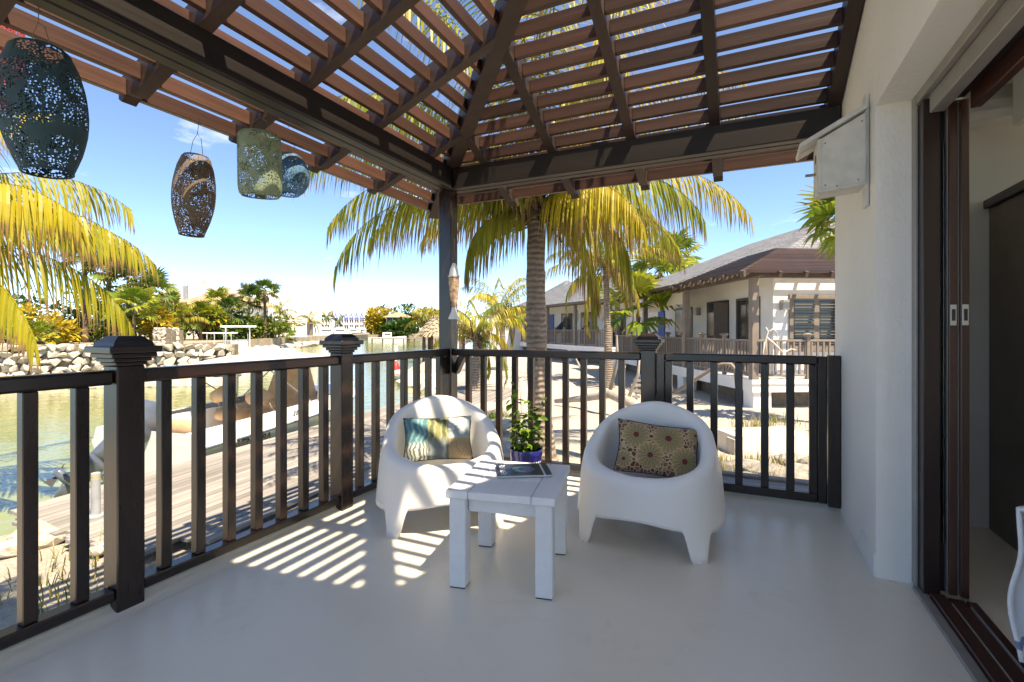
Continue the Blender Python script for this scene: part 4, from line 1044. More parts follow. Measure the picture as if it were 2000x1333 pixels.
# ================================================================== rocks
def rock_mesh(seed, mat, flat=0.6, jag=0.28, sub=2):
    bm = bmesh.new(); bmesh.ops.create_icosphere(bm, subdivisions=sub, radius=0.5)
    for v in bm.verts:
        p = v.co.copy(); n1 = noise.noise(p * 2.1 + Vector((seed * 7.1, 0, 0))); n2 = noise.noise(p * 5.0 + Vector((0, seed * 3.3, 0)))
        v.co = p * (1 + jag * n1 + jag * 0.4 * n2); v.co.z *= flat
        # blocky facets
        for ax in range(3): v.co[ax] = max(-0.42, min(0.42, v.co[ax]))
    me = bpy.data.meshes.new('rock'); bm.to_mesh(me); bm.free(); me.materials.append(mat); return me
def hull_stone(seed, mat):
    r_ = random.Random(seed); bm = bmesh.new()
    for k in range(15): bm.verts.new((max(-.5, min(.5, r_.gauss(0, .42))), r_.uniform(-.5, .5), max(-.46, min(.46, r_.gauss(0, .36)))))
    g = bmesh.ops.convex_hull(bm, input=bm.verts[:]); bmesh.ops.delete(bm, geom=list({v for v in g['geom_interior'] + g['geom_unused'] if isinstance(v, bmesh.types.BMVert)}), context='VERTS')
    bmesh.ops.bevel(bm, geom=bm.edges[:], offset=0.03, segments=1, affect='EDGES'); me = bpy.data.meshes.new('stone'); bm.to_mesh(me); bm.free(); me.materials.append(mat); return me
rocks_m = [rock_mesh(i, M['stone'], random.uniform(0.5, 0.8), 0.35, 2) for i in range(6)]
wall_m = [hull_stone(20 + i, M['stone']) for i in range(10)]
M['dark_stone'] = stone_mat('grey_rock', (0.14, 0.13, 0.11), (0.30, 0.28, 0.25), (0.46, 0.44, 0.40), 6)
grey_m = [rock_mesh(40 + i, M['dark_stone'], 0.5, 0.4, 2) for i in range(4)]
def rock(name, label, loc, size, rz, tilt=0.0, ms=rocks_m, group=None, cat='rock'):
    o = meshobj(name, random.choice(ms), None, None, loc, (tilt, random.uniform(-.2, .2), rz), size); tag(o, label, cat, group); return o

# ================================================================== dock
dk = thing('dock', 'weathered grey timber dock along the canal below the deck', 'dock', tuple(G(-4.0, 5.0, -0.6)), 0)
DKO = G(-4.0, 5.0, -0.6)
da = math.atan2(0.97, 0.245)          # dock direction in (xc, d) ground frame
ddir = Vector((0.295, 0.955)).normalized(); dn = Vector((ddir.y, -ddir.x))      # dn points to our bank
DZ = -0.55; rr = random.Random(5)
O0 = Vector((-4.86, 4.60))            # outer, near end
plank_cache = {}
def plank(o, along0, along1, across, wd):
    L = round((along1 - along0) / 0.3) * 0.3
    me = bevbox_mesh(wd, L, 0.035, 0.004, M['grey_wood'])
    mid = O0 + ddir * ((along0 + along1) / 2) + dn * (across + wd / 2); p = G(mid.x, mid.y, DZ - 0.0175 + rr.uniform(-.003, .003))
    rz = math.atan2(ddir.y, ddir.x) + YAW - math.pi / 2
    meshobj('plank', me, None, dk, p - DKO, (0, 0, rz))
PW = 0.098
for k in range(25):
    ac = k * PW
    start = 0.0 + (0.10 if k < 3 else 0.0) + rr.uniform(-0.06, 0.05) - ac * 0.10 + (0.35 if k > 21 else 0)
    end = 12.6 - (k * 0.05)
    if k > 18: end = 12.6 - (k - 18) * 0.9
    pos = start; first = rr.choice((2.4, 3.0, 3.6))
    while pos < end - 0.6:
        L = first if pos == start else rr.choice((3.0, 3.6, 4.2)); L = min(L, math.floor((end - pos) / 0.3) * 0.3)
        if L < 0.6: break
        plank(None, pos, pos + L - 0.004, ac, PW - 0.013); pos += L + 0.004
for al in (0.35, 2.6, 4.9, 7.2, 9.5, 11.8):   # joists and piles under it
    a = O0 + ddir * al; b = a + dn * 2.3; mb = MB(); mb.bar(G(a.x, a.y, DZ - 0.095), G(b.x, b.y, DZ - 0.095), 0.07, 0.11); mb.build('joist', M['taupe_dark'], dk, loc=tuple(-DKO))
    for ac in (0.12, 1.3):
        c = a + dn * ac; mb = MB(); mb.tube([G(c.x, c.y, -1.8), G(c.x, c.y, DZ - 0.151)], 0.07, 10); mb.build('pile', M['taupe_dark'], dk, True, loc=tuple(-DKO))
# grey plastic pipe standing on the dock
pp = PX(187, 4.55, 0); bd = thing('dock_bollard', 'grey plastic pipe bollard with yellow bands standing on the dock', 'bollard', (pp.x, pp.y, DZ))
mb = MB(); mb.lathe([(0.075, 0.0), (0.073, 0.012), (0.04, 0.02), (0.037, 0.05), (0.036, 0.40), (0.030, 0.405), (0.001, 0.407)], 20); mb.build('pipe', M['pipe'], bd, True, R(40))
for z in (0.345, 0.375): mb = MB(); mb.lathe([(0.0366, z), (0.0366, z + 0.008)], 20); mb.build('band', M['yellow'], bd, True, R(40))

# ================================================================== motor boat at the dock
brz = math.atan2(ddir.y, ddir.x) + YAW - math.pi / 2       # local +Y = towards the bow
bst = O0 + ddir * 2.30 - dn * 1.30
bt = thing('motor_boat', 'white open motor boat with tan canvas covers moored at the dock', 'boat', tuple(G(bst.x, bst.y, -1.0)), brz)
BL = 5.1
def hull_half(y):   # half beam at the gunwale
    t = y / BL; return 1.10 * (1 - max(0, (t - 0.45) / 0.55) ** 2.3) * (0.94 + 0.06 * min(1, t * 5))
ys = [BL * i / 26 for i in range(27)]; secs = []
for y in ys:
    t = y / BL; h = max(0.015, hull_half(y)); zg = 0.70 + 0.24 * t; ch = h * (0.86 - 0.18 * t); zk = -0.28 + 0.30 * max(0, t - 0.6) ** 1.5 * 3
    half = [(0.0, zk), (ch, -0.06 + 0.16 * t * t), (ch + (h - ch) * 0.7, zg - 0.36), (h + 0.012, zg - 0.25), (h + 0.030, zg - 0.235), (h + 0.030, zg - 0.195), (h - 0.01, zg - 0.18), (h - 0.07, zg), (max(0, h - 0.20), zg + 0.01)]
    secs.append([(-x, y, z) for x, z in half[::-1]] + [(x, y, z) for x, z in half[1:]])
mb = MB(); n = len(secs[0]); mb.add([p for s_ in secs for p in s_], [(i*n+k, i*n+k+1, (i+1)*n+k+1, (i+1)*n+k) for i in range(len(secs)-1) for k in range(n-1)])
mb.f.append(tuple(range(n))); mb.m.append(0)
mb.build('hull', M['gelcoat'], bt, True, R(35))
mb = MB()
for sgn in (-1, 1): mb.tube([(sgn * (max(0.015, hull_half(y)) + 0.034), y, 0.70 + 0.24*(y/BL) - 0.215) for y in ys], 0.020, 6)
mb.build('rub_rail', M['motor'], bt, True)
# cockpit sole, inner liner and foredeck
mb = MB(); top = [(hull_half(y) - 0.19, y, 0.70 + 0.24*(y/BL) + 0.008) for y in ys if y > 3.3 and hull_half(y) > 0.2]
vs = [(-x, y, z) for x, y, z in top] + [(x, y, z) for x, y, z in top] + [(0, y, z + 0.07) for x, y, z in top]; m_ = len(top)
mb.add(vs, [(i, i+1, 2*m_+i+1, 2*m_+i) for i in range(m_-1)] + [(2*m_+i, 2*m_+i+1, m_+i+1, m_+i) for i in range(m_-1)]); mb.build('foredeck', M['gelcoat'], bt, True)
mb = MB(); mb.box(-0.92, 0.92, 0.12, 3.6, 0.05, 0.10); mb.box(-0.93, -0.90, 0.12, 3.6, 0.10, 0.70); mb.box(0.90, 0.93, 0.12, 3.6, 0.10, 0.70); mb.box(-0.9, 0.9, 3.57, 3.6, 0.1, 0.80); mb.build('cockpit_liner', M['gelcoat'], bt)
def soft(name, x0, x1, y0, y1, z0, z1, mat, b=0.06, parent=bt, rot=(0,0,0)):
    o = bbox(name, x0, x1, y0, y1, z0, z1, mat, parent, b, rot); me = o.data; me.polygons.foreach_set('use_smooth', [True]*len(me.polygons)); return o
soft('stern_bench', -0.80, 0.80, 0.15, 0.60, 0.10, 0.62, M['canvas_tan'], 0.07); soft('bench_back', -0.80, 0.80, 0.12, 0.27, 0.60, 0.86, M['canvas_tan'], 0.06)
for x in (-0.42, 0.40):
    soft('seat', x-0.26, x+0.26, 1.75, 2.25, 0.50, 0.72, M['canvas_tan'], 0.06)
    mb = MB(); mb.tube([(x, 2.0, 0.1), (x, 2.0, 0.50)], 0.04, 10); mb.build('seat_post', M['metal'], bt, True)
    mb = MB(); pr = []
    for i in range(13):
        a = math.pi * i / 12; pr.append((x + 0.26 * math.cos(a), 1.25 + 0.05, 0.70 + 0.20 * math.sin(a)))
    mb.tube([(x-0.19, 1.78, 0.94), (x, 1.75, 1.02), (x+0.19, 1.78, 0.94)], [0.12, 0.145, 0.12], 12); mb.build('backrest', M['canvas_tan'], bt, True)
    mb = MB(); mb.tube([(x-0.2, 1.9, 0.7), (x-0.2, 1.8, 0.9)], 0.012, 6); mb.tube([(x+0.2, 1.9, 0.7), (x+0.2, 1.8, 0.9)], 0.012, 6); mb.build('seat_bracket', M['metal'], bt)
# console under a tan canvas cover
mb = MB(); mb.hexa([(-0.46,2.4,0.10),(0.46,2.4,0.10),(0.46,3.55,0.10),(-0.46,3.55,0.10),(-0.26,2.85,1.50),(0.26,2.85,1.50),(0.30,3.25,1.46),(-0.30,3.25,1.46)])
o = mb.build('console_cover', M['canvas_tan'], bt); bv = o.modifiers.new('b', 'BEVEL'); bv.width = 0.09; bv.segments = 3
soft('cover_skirt', -0.55, 0.55, 2.35, 3.56, 0.12, 0.80, M['canvas_tan'], 0.08)
# bimini top on its frame
mb = MB(); nx, ny = 10, 12; vs = []
for j in range(ny + 1):
    for i in range(nx + 1):
        u, v = i/nx*2-1, j/ny*2-1; vs.append((u*1.0, 2.6 + v*1.35, 1.52 + 0.13*(1-v*v) + 0.09*(1-u*u) - 0.015*math.sin(3*math.pi*(v+1)/2)**2))
mb.add(vs, [(j*(nx+1)+i, j*(nx+1)+i+1, (j+1)*(nx+1)+i+1, (j+1)*(nx+1)+i) for j in range(ny) for i in range(nx)]); o = mb.build('bimini_top', M['canvas_beige'], bt, True); o.modifiers.new('s', 'SOLIDIFY').thickness = 0.02
mb = MB()
for sx in (-1, 1):
    for y in (1.35, 2.6, 3.85): mb.tube([(sx*0.98, 2.6, 0.72), (sx*1.0, y, 1.53 if y != 2.6 else 1.64)], 0.013, 6)
    mb.build('bimini_frame', M['metal'], bt); mb = MB()
# outboard, tilted up
ob = MB(); tl = Matrix.Translation((0, -0.14, 0.62)) @ Matrix.Rotation(R(-52), 4, 'X')
def T(p): return tuple(tl @ Vector(p))
def loft(rings, mat, name):
    mb = MB(); n = 16; vs = []
    for (cy, z, rx, ry) in rings:
        for k in range(n):
            a = 2*math.pi*k/n; e = 2.6; c_, s_ = math.cos(a), math.sin(a)
            vs.append(T((rx*math.copysign(abs(c_)**(2/e), c_), cy + ry*math.copysign(abs(s_)**(2/e), s_), z)))
    mb.add(vs, [(i*n+k, i*n+(k+1)%n, (i+1)*n+(k+1)%n, (i+1)*n+k) for i in range(len(rings)-1) for k in range(n)] + [tuple(range(n))[::-1], tuple(range((len(rings)-1)*n, len(rings)*n))])
    return mb.build(name, mat, bt, True)
loft([(-0.10,0.02,0.15,0.23),(-0.10,0.10,0.185,0.29),(-0.10,0.30,0.19,0.30),(-0.08,0.45,0.17,0.26),(-0.05,0.53,0.12,0.18),(-0.03,0.56,0.05,0.08)], M['motor'], 'outboard_cowling')
loft([(-0.10,0.019,0.15,0.22),(-0.10,-0.10,0.13,0.19),(-0.12,-0.25,0.10,0.15),(-0.13,-0.48,0.075,0.13)], M['motor'], 'outboard_midsection')
loft([(-0.13,-0.481,0.08,0.15),(-0.15,-0.56,0.085,0.19),(-0.15,-0.60,0.07,0.18),(-0.12,-0.75,0.045,0.13),(-0.10,-0.92,0.035,0.12),(-0.09,-1.08,0.015,0.08)], M['motor'], 'outboard_lower_unit')
mb = MB(); mb.tube([T((0,-0.40,-0.86)), T((0,0.05,-0.86))], [0.05, 0.06], 10); mb.build('gearcase', M['motor'], bt, True)
for k in range(3):
    mb = MB(); a = k*2.094; mb.add([T((0,-0.33,-0.86)), T((0.17*math.cos(a),-0.36,-0.86+0.17*math.sin(a))), T((0.17*math.cos(a+.7),-0.29,-0.86+0.17*math.sin(a+.7)))], [(0,1,2)]); mb.build('propeller_blade', M['black'], bt)
M['decal'] = plain('dark_decal', (0.05, 0.05, 0.055), 0.4, 0.05)
hs = max(0.015, hull_half(2.1))
def side_text(body, y, dz, size, sh=0.3):
    h = hull_half(y); t = y/BL; zg = 0.70 + 0.24*t
    text_obj(body, size, M['decal'], bt, (h + 0.012 if dz < -0.2 else h - 0.028, y, zg + dz), (R(90), 0, R(90)), extrude=0.002, bold=True, shear=sh)
side_text('VENTURA', 0.95, -0.31, 0.15); side_text('2200', 1.95, -0.09, 0.12)
mb = MB(); mb.tube([(0.98, 0.7, 0.74), (1.16, 0.55, 0.50), (1.33, 0.35, 0.452)], 0.010, 6); mb.build('mooring_line', M['canvas_beige'], bt, True)

# ================================================================== things on the sand by the deck
for i, (px, d, sx, lab) in enumerate(((75, 4.25, 0.62, 'flat pale rock under the near end of the dock'), (30, 4.05, 0.40, 'pale rock at the water edge left of the flat rock by dock'), (205, 4.0, 0.30, 'small rock against the dock end behind the newel post'), (668, 6.3, 0.30, 'rock beside the inner dock edge near the second newel post'), (585, 5.75, 0.26, 'small rock in the sand by the inner dock edge'))):
    p = PX(px, d, 0); z = ground_z((px-1000)/956*d, d); rock('rock', lab, (p.x, p.y, z + 0.06), (sx, sx*0.6, sx*0.5), random.uniform(0, 6), group='rocks along the dock')
# rocky water edge by the corner, rounded boulders
for i, (px, d, s_, lab) in enumerate(((905, 9.6, 0.8, 'boulder just right of the corner post at the water edge'), (918, 7.4, 0.75, 'large pale boulder behind the first bars right of corner post'), (820, 19.5, 1.6, 'long boulder of the quay beyond the water left of corner post'), (845, 17.5, 1.3, 'quay boulder seen between last bars left of corner post'), (795, 21.5, 1.5, 'farthest quay boulder left of corner post'), (962, 8.3, 0.7, 'pale boulder in front of the green ground plants'))):
    p = PX(px, d, 0); rock('boulder', lab, (p.x, p.y, max(-0.95, ground_z((px-1000)/956*d, d)) + 0.12), (s_*1.3, s_*0.8, s_*0.6), random.uniform(0, 6), group='boulders along the bank', cat='boulder')
# steps outside the gate: timber landing and mat
stp = thing('timber_landing', 'grey weathered timber landing outside the gate', 'step', (0.0, 4.3, -0.5))
SO = (0.0, 4.3, -0.5)
for k in range(7):
    y0 = 3.885 + k*0.125; xe = 1.35 - 0.0*k
    bbox('plank', -1.05 + rr.uniform(-.02,.02), 0.62 + rr.uniform(-.02,.02), y0, y0 + 0.119, -0.16, -0.122, M['grey_wood_x'], stp, 0.004, off=SO)
    if k < 6: bbox('plank', 0.625, 1.9 + rr.uniform(-.02,.02), y0, y0 + 0.119, -0.16, -0.122, M['grey_wood_x'], stp, 0.004, off=SO)
bbox('edge_beam', -1.1, 1.95, 4.765, 4.87, -0.24, -0.10, M['grey_wood_x'], stp, 0.006, off=SO)
for x in (-0.95, 0.4, 1.8): bbox('bearer', x-0.05, x+0.05, 3.9, 4.76, -0.62, -0.161, M['taupe_dark'], stp, 0.004, off=SO)
M['coir'] = plain('coir_mat', (0.30, 0.165, 0.065), 0.98, 0.35, 60, 0.6)
mt = thing('doormat', 'brown coir doormat with dark lettering on the timber landing', 'doormat', (-0.20, 4.07, -0.12), R(0))
bbox('mat', -0.42, 0.36, -0.16, 0.12, 0.0, 0.018, M['coir'], mt, 0.004)
mb = MB(); r3 = random.Random(4)
for row, y in enumerate((0.07, 0.0, -0.07)):
    x = -0.38
    while x < 0.28:
        L = r3.uniform(0.03, 0.08); mb.box(x, x+L, y-0.015, y+0.015, 0.0182, 0.0196); x += L + r3.uniform(0.012, 0.03)
mb.build('worn_lettering', M['black'], mt)
# rocks and grass between landing and slab
for i, (px, d, s_, lab) in enumerate(((1445, 6.0, 0.55, 'grey rock leaning under the concrete slab'), (1500, 5.75, 0.60, 'flat grey rock in grass beyond the gate'), (1570, 5.5, 0.65, 'flat grey rock nearest the white wall beyond the gate'), (1420, 5.45, 0.38, 'small grey rock at the left of the landing edge'), (1470, 5.35, 0.34, 'small rock touching the landing edge beyond the gate'), (1605, 6.0, 0.55, 'grey rock partly hidden by the gate stile'), (1545, 6.3, 0.45, 'grey rock behind the flat rocks below the slab'))):
    p = PX(px, d, 0); rock('rock', lab, (p.x, p.y, ground_z((px-1000)/956*d, d) + 0.08), (s_*1.1, s_*0.8, s_*0.75), random.uniform(0, 6), random.uniform(-.3, .3), grey_m, 'grey rocks beyond the gate')
sb = thing('concrete_slab', 'pale concrete block lying on the ground beyond the gate', 'concrete block', tuple(PX(1492, 7.25, -0.62)), YAW + R(8))
mb = MB(); mb.hexa([(-0.62,-0.32,0),(0.60,-0.40,0),(0.62,0.30,0),(-0.6,0.36,0),(-0.62,-0.30,0.30),(0.42,-0.34,0.30),(0.60,0.28,0.30),(-0.6,0.34,0.30)]); mb.hexa([(0.44,-0.34,0.0),(0.74,-0.30,0),(0.8,0.2,0),(0.61,0.27,0),(0.43,-0.335,0.29),(0.60,-0.26,0.18),(0.70,0.15,0.16),(0.605,0.27,0.28)])
mb.build('block', M['cream'], sb)
mb = MB(); mb.box(-0.66,-0.63,-0.3,-0.1,0.02,0.26); mb.build('end_chip', M['concrete'], sb)
# planter urn, bent handrail pipe, garden hose
ur = thing('stone_urn', 'round grey stone planter with rolled rim seen over the right armchair', 'planter', tuple(PX(1330, 7.2, -0.72)))
mb = MB(); mb.lathe([(0.13,0),(0.14,0.04),(0.09,0.08),(0.10,0.14),(0.22,0.34),(0.235,0.43),(0.265,0.455),(0.28,0.50),(0.265,0.535),(0.235,0.54),(0.21,0.50),(0.19,0.46),(0.001,0.46)], 32); mb.build('bowl', M['concrete'], ur, True, R(50))
hp_ = thing('handrail_pipe', 'bent brown pipe handrail rising from behind the stone planter', 'handrail', tuple(PX(1312, 7.9, -0.62)))
def rel(o, p): return tuple(Vector(p) - o.location)
pts = [PX(1300, 7.9, HZ(715, 7.9)), PX(1313, 7.9, HZ(768, 7.9)), PX(1320, 7.85, HZ(766, 7.85)), PX(1380, 7.6, HZ(728, 7.6)), PX(1398, 7.5, HZ(716, 7.5)), PX(1414, 7.45, HZ(710, 7.45)), PX(1428, 7.4, HZ(712, 7.4)), PX(1436, 7.35, HZ(722, 7.35)), PX(1440, 7.3, HZ(760, 7.3)), PX(1441, 7.25, -0.7)]
mb = MB(); mb.tube([rel(hp_, p) for p in pts], 0.028, 10); mb.build('pipe', M['taupe'], hp_, True)
ho = MB(); ho.tube([PX(1655, 8.5, -0.50), PX(1560, 8.4, -0.58), PX(1500, 8.2, -0.62), PX(1450, 7.9, -0.64), PX(1400, 7.0, -0.63), PX(1390, 6.2, -0.56)], 0.022, 8)
o = ho.build('garden_hose', M['motor'], None, True); tag(o, 'dark hose lying over the ground beyond the gate', 'hose')
# driftwood log and twigs on the sand
dl = thing('driftwood_log', 'pale driftwood log lying across the sand behind the balustrade', 'driftwood', tuple(PX(1215, 9.6, -0.6)))
pts = [PX(1085, 11.2, -0.45), PX(1140, 10.6, -0.30), PX(1190, 10.0, -0.12), PX(1225, 9.7, -0.22), PX(1255, 9.5, -0.36), PX(1290, 9.3, -0.52)]
mb = MB(); mb.tube([rel(dl, p) for p in pts], [0.05, 0.075, 0.10, 0.11, 0.10, 0.06], 10); mb.build('log', M['drift'], dl, True)
for a, b, r_ in ((2, (1205, 9.9, HZ(655, 9.9)), 0.035), (1, (1120, 10.5, HZ(690, 10.5)), 0.03), (3, (1250, 9.4, HZ(690, 9.4)), 0.03)):
    mb = MB(); s_ = pts[a]; e = PX(*b); m1 = s_.lerp(e, 0.5) + Vector((0.08, 0.05, 0.05)); mb.tube([rel(dl, s_), rel(dl, m1), rel(dl, e)], [r_*1.3, r_, r_*0.4], 7); mb.build('branch', M['drift'], dl, True)
tw_ = MB()
for seg in (((1150, 8.2, -0.57), (1185, 8.6, -0.50), (1210, 8.9, -0.46), (1250, 9.2, -0.52)), ((1132, 7.6, -0.58), (1160, 8.0, -0.53), (1165, 8.4, -0.5)), ((1205, 8.9, -0.46), (1222, 8.6, -0.50), (1240, 8.5, -0.55))):
    tw_.tube([PX(*q) for q in seg], [0.016, 0.014, 0.010, 0.006][:len(seg)], 6)
o = tw_.build('fallen_branch', M['drift'], None, True); tag(o, 'thin forked dry branch on the sand behind the balustrade', 'branch')
# wooden signpost with little arrow boards
sg = thing('garden_signpost', 'small wooden post with tiny arrow boards by the white base of the next villa', 'signpost', tuple(PX(1243, 10.3, -0.68)), YAW)
bbox('post', -0.02, 0.02, -0.02, 0.02, 0, 0.85, M['drift'], sg)
for z, s_ in ((0.80, 0.1), (0.70, -0.12), (0.58, 0.12), (0.46, -0.1)): bbox('arrow_board', min(s_, -s_*0.7), max(s_, -s_*0.7), -0.035, -0.021, z-0.03, z+0.03, M['drift'], sg, 0.003)
# propeller-like dried agave
ag = thing('dried_agave', 'dried grey agave rosette standing on the sand beside the right armchair', 'plant', tuple(PX(1172, 5.6, -0.55)))
r4 = random.Random(8); mb = MB(); mb.tube([(0,0,0),(0.01,0,0.28)], 0.035, 8); mb.build('stem', M['drift'], ag, True)
for k in range(9):
    a = k * 2.4 + 0.3; e = r4.uniform(0.0, 0.9); L = r4.uniform(0.22, 0.32); d_ = Vector((math.cos(a)*math.cos(e), math.sin(a)*math.cos(e), math.sin(e))); sd = d_.cross(Vector((0,0,1))).normalized()
    mb = MB(); b0 = Vector((0,0,0.27)); pr = ((0, .015), (.3, .03), (.65, .05), (.85, .045), (1, .008)); vs = []
    for t, w_ in pr:
        c = b0 + d_*L*t + Vector((0,0,-0.05*t*t)); vs += [c - sd*w_, c + Vector((0,0,-0.012)), c + sd*w_]
    mb.add(vs, [(3*i, 3*i+1, 3*i+4, 3*i+3) for i in range(4)] + [(3*i+1, 3*i+2, 3*i+5, 3*i+4) for i in range(4)]); mb.build('leaf', M['drift'], ag, True)
# grass and ground plants: uncountable
def grass(name, label, spots, blade=(0.08, 0.2), n=120, mat='grass', seed=1, spread=0.35):
    lb = LB(); r = random.Random(seed)
    for (px, d, sc_) in spots:
        for k in range(int(n * sc_)):
            xc = (px-1000)/956*d + r.gauss(0, spread*sc_); dd = d + r.gauss(0, spread*sc_)
            p = G(xc, dd, ground_z(xc, dd)); h = r.uniform(*blade); a = r.uniform(0, 6.28); ln = Vector((math.cos(a), math.sin(a), 0)) * h * r.uniform(0.1, 0.7)
            sd = Vector((-math.sin(a), math.cos(a), 0)); lb.quadstrip([p, p + Vector((0,0,h*0.6)) + ln*0.4, p + Vector((0,0,h)) + ln], [0.005, 0.004, 0.0008], sd, r.random())
    o = meshobj(name, lb.mesh(name, M[mat]), None); tag(o, label, 'grass'); o['kind'] = 'stuff'; return o
grass('dry_grass', 'sparse dry grass tufts on the sand below the deck and dock', [(90, 3.6, 0.6), (190, 3.7, 0.7), (205, 3.95, 0.5), (120, 3.3, 0.7), (160, 3.0, 0.5), (590, 5.7, 0.3), (640, 6.1, 0.3)], (0.05, 0.17), 90, seed=2)
grass('green_grass', 'green grass growing between the rocks beyond the gate', [(1500, 6.1, 0.8), (1530, 5.7, 0.9), (1570, 5.9, 0.9), (1590, 5.5, 0.6), (1460, 6.3, 0.6), (1480, 8.6, 0.8), (1520, 9.3, 0.9), (1425, 5.6, 0.4), (1400, 6.1, 0.4)], (0.06, 0.24), 200, 'grass', 3, 0.28)
grass('ground_cover', 'low green ground cover at the water edge behind the balustrade', [(955, 9.5, 0.8), (975, 9.6, 0.6), (925, 6.3, 0.5), (950, 6.2, 0.4), (915, 8.3, 0.5)], (0.06, 0.2), 420, 'herb', 4, 0.30)
# ================================================================== palms
def frond_mesh(L, e0, bend, hang, mat, seed, nl=46, ll=0.62, wd=0.017, dead=0.0, rach=0.016):
    """one pinnate leaf: starts at the origin, runs along +X, bends towards the ground"""
    r = random.Random(seed); lb = LB(); n = 26; pts = []; p = Vector((0, 0, 0)); tang = []
    for i in range(n + 1):
        t = i / n; a = e0 - bend * t ** 1.6; d = Vector((math.cos(a), 0.05 * math.sin(t * 3 + seed), math.sin(a))).normalized()
        pts.append(p.copy()); tang.append(d); p = p + d * (L / n)
    def at(t):
        f = t * n; i = min(n - 1, int(f)); u = f - i; return pts[i].lerp(pts[i+1], u), tang[i].lerp(tang[i+1], u).normalized()
    # rachis as a three sided rod
    b = len(lb.v)
    for i in range(n + 1):
        w_ = rach * (1 - 0.85 * i / n); u = tang[i].cross(Vector((0, 1, 0))).normalized()
        for q in (Vector((0, w_, 0)), Vector((0, -w_, 0)), u * -w_): lb.v.append(tuple(pts[i] + q)); lb.c.append((0.2, 0.55, 0))
    for i in range(n):
        for k in range(3): a_ = b + i*3 + k; c_ = b + i*3 + (k+1) % 3; lb.f.append((a_, c_, c_+3, a_+3))
    up = Vector((0, 0, 1))
    for s_ in (-1, 1):
        for k in range(nl):
            t = 0.10 + 0.90 * (k + r.uniform(-.3, .3)) / nl; t = max(0.08, min(0.995, t))
            if r.random() < 0.04: continue
            o, tg = at(t); side = Vector((0, s_, 0))
            ln = ll * (0.55 + 0.45 * math.sin(math.pi * min(1, t * 1.05 + 0.08)) ** 0.7) * r.uniform(0.85, 1.1) * (1.0 if t < 0.9 else 0.75)
            d = (side * (0.85 - 0.35 * t) + tg * (0.45 + 0.6 * t) + up * (0.25 - hang * 0.9)).normalized()
            g = r.random() * 0.7 + (0.3 if r.random() < dead else 0); P = [o.copy()]; q = o.copy(); dd = d.copy(); m = 5
            for j in range(m):
                dd = (dd + Vector((0, 0, -1)) * (hang * 0.42 + 0.05) + Vector((r.uniform(-.05, .05), r.uniform(-.05, .05), 0))).normalized(); q = q + dd * (ln / m); P.append(q.copy())
            sd = d.cross(up if abs(d.z) < 0.9 else Vector((1, 0, 0))).normalized(); tw = r.uniform(-0.9, 0.9); nn = sd.cross(d); sd = (sd * math.cos(tw) + nn * math.sin(tw)).normalized()
            lb.quadstrip(P, [wd * 0.7, wd, wd * 0.95, wd * 0.75, wd * 0.45, wd * 0.08], sd, g)
    return lb.mesh('frond', mat)
def palm_trunk(parent, base, top, r0, r1, mat, bulge=1.5, n=16, rings=26, bow=(0, 0)):
    mb = MB(); base, top = Vector(base), Vector(top); pts = []; rad = []
    for i in range(rings + 1):
        t = i / rings; p = base.lerp(top, t) + Vector((bow[0], bow[1], 0)) * math.sin(math.pi * t); pts.append(p)
        rad.append((r0 + (r1 - r0) * t) * (1 + (bulge - 1) * math.exp(-t * 9)) * (1 + 0.035 * math.sin(i * 2.1)))
    mb.tube(pts, rad, n); return mb.build('trunk', mat, parent, True)
def husks(parent, c, n, r, mat, seed, L=(0.2, 0.45)):
    """torn leaf bases and fibre round the crown shaft"""
    rr_ = random.Random(seed); mb = MB()
    for k in range(n):
        a = rr_.uniform(0, 6.28); e = rr_.uniform(-0.9, 1.0); d = Vector((math.cos(a) * math.cos(e), math.sin(a) * math.cos(e), math.sin(e))); l_ = rr_.uniform(*L); o = Vector(c) + Vector((math.cos(a), math.sin(a), 0)) * r * 0.7 + Vector((0, 0, rr_.uniform(-.25, .15)))
        sd = d.cross(Vector((0, 0, 1))).normalized(); w_ = rr_.uniform(0.02, 0.055); m_ = o + d * l_ * 0.5 + Vector((0, 0, -0.02)); e_ = o + d * l_ + Vector((0, 0, -0.1 * l_))
        th = d.cross(sd) * 0.008
        mb.hexa([o - sd*w_ - th, o + sd*w_ - th, o + sd*w_ + th, o - sd*w_ + th, e_ - sd*w_*.4 - th, e_ + sd*w_*.4 - th, e_ + sd*w_*.4 + th, e_ - sd*w_*.4 + th])
    return mb.build('leaf_bases', mat, parent)
def coco_palm(label, base, top, fr, mats, r0=0.15, r1=0.11, seed=1, L=3.0, nl=46, ll=0.62, wd=0.017, group='coconut palms', bow=(0, 0), husk=26, cat='palm'):
    """fr: list of (azimuth deg in camera ground frame: 0 = right, 90 = away, elevation deg, length factor, material index)"""
    base = Vector(base); t = thing('coconut_palm', label, cat, tuple(base), 0, group)
    tp = Vector(top) - base; palm_trunk(t, (0, 0, -0.15), tuple(tp), r0, r1, M['bark'], bow=bow)
    husks(t, tp, husk, r1, M['husk'], seed)
    for i, (az, el, lf, mi) in enumerate(fr):
        e0 = R(el); bend = R(70 + max(0, 20 - el) * 0.3 + 25 * ((i * 37) % 10) / 10); hang = 0.75 if el > 55 else 1.0
        me = frond_mesh(L * lf, e0, bend, hang, mats[mi], seed * 100 + i, nl, ll, wd, 0.15)
        meshobj('frond', me, None, t, tuple(tp + Vector((0, 0, 0.02))), (0, 0, R(az) + YAW))
    return t
rp = random.Random(77)
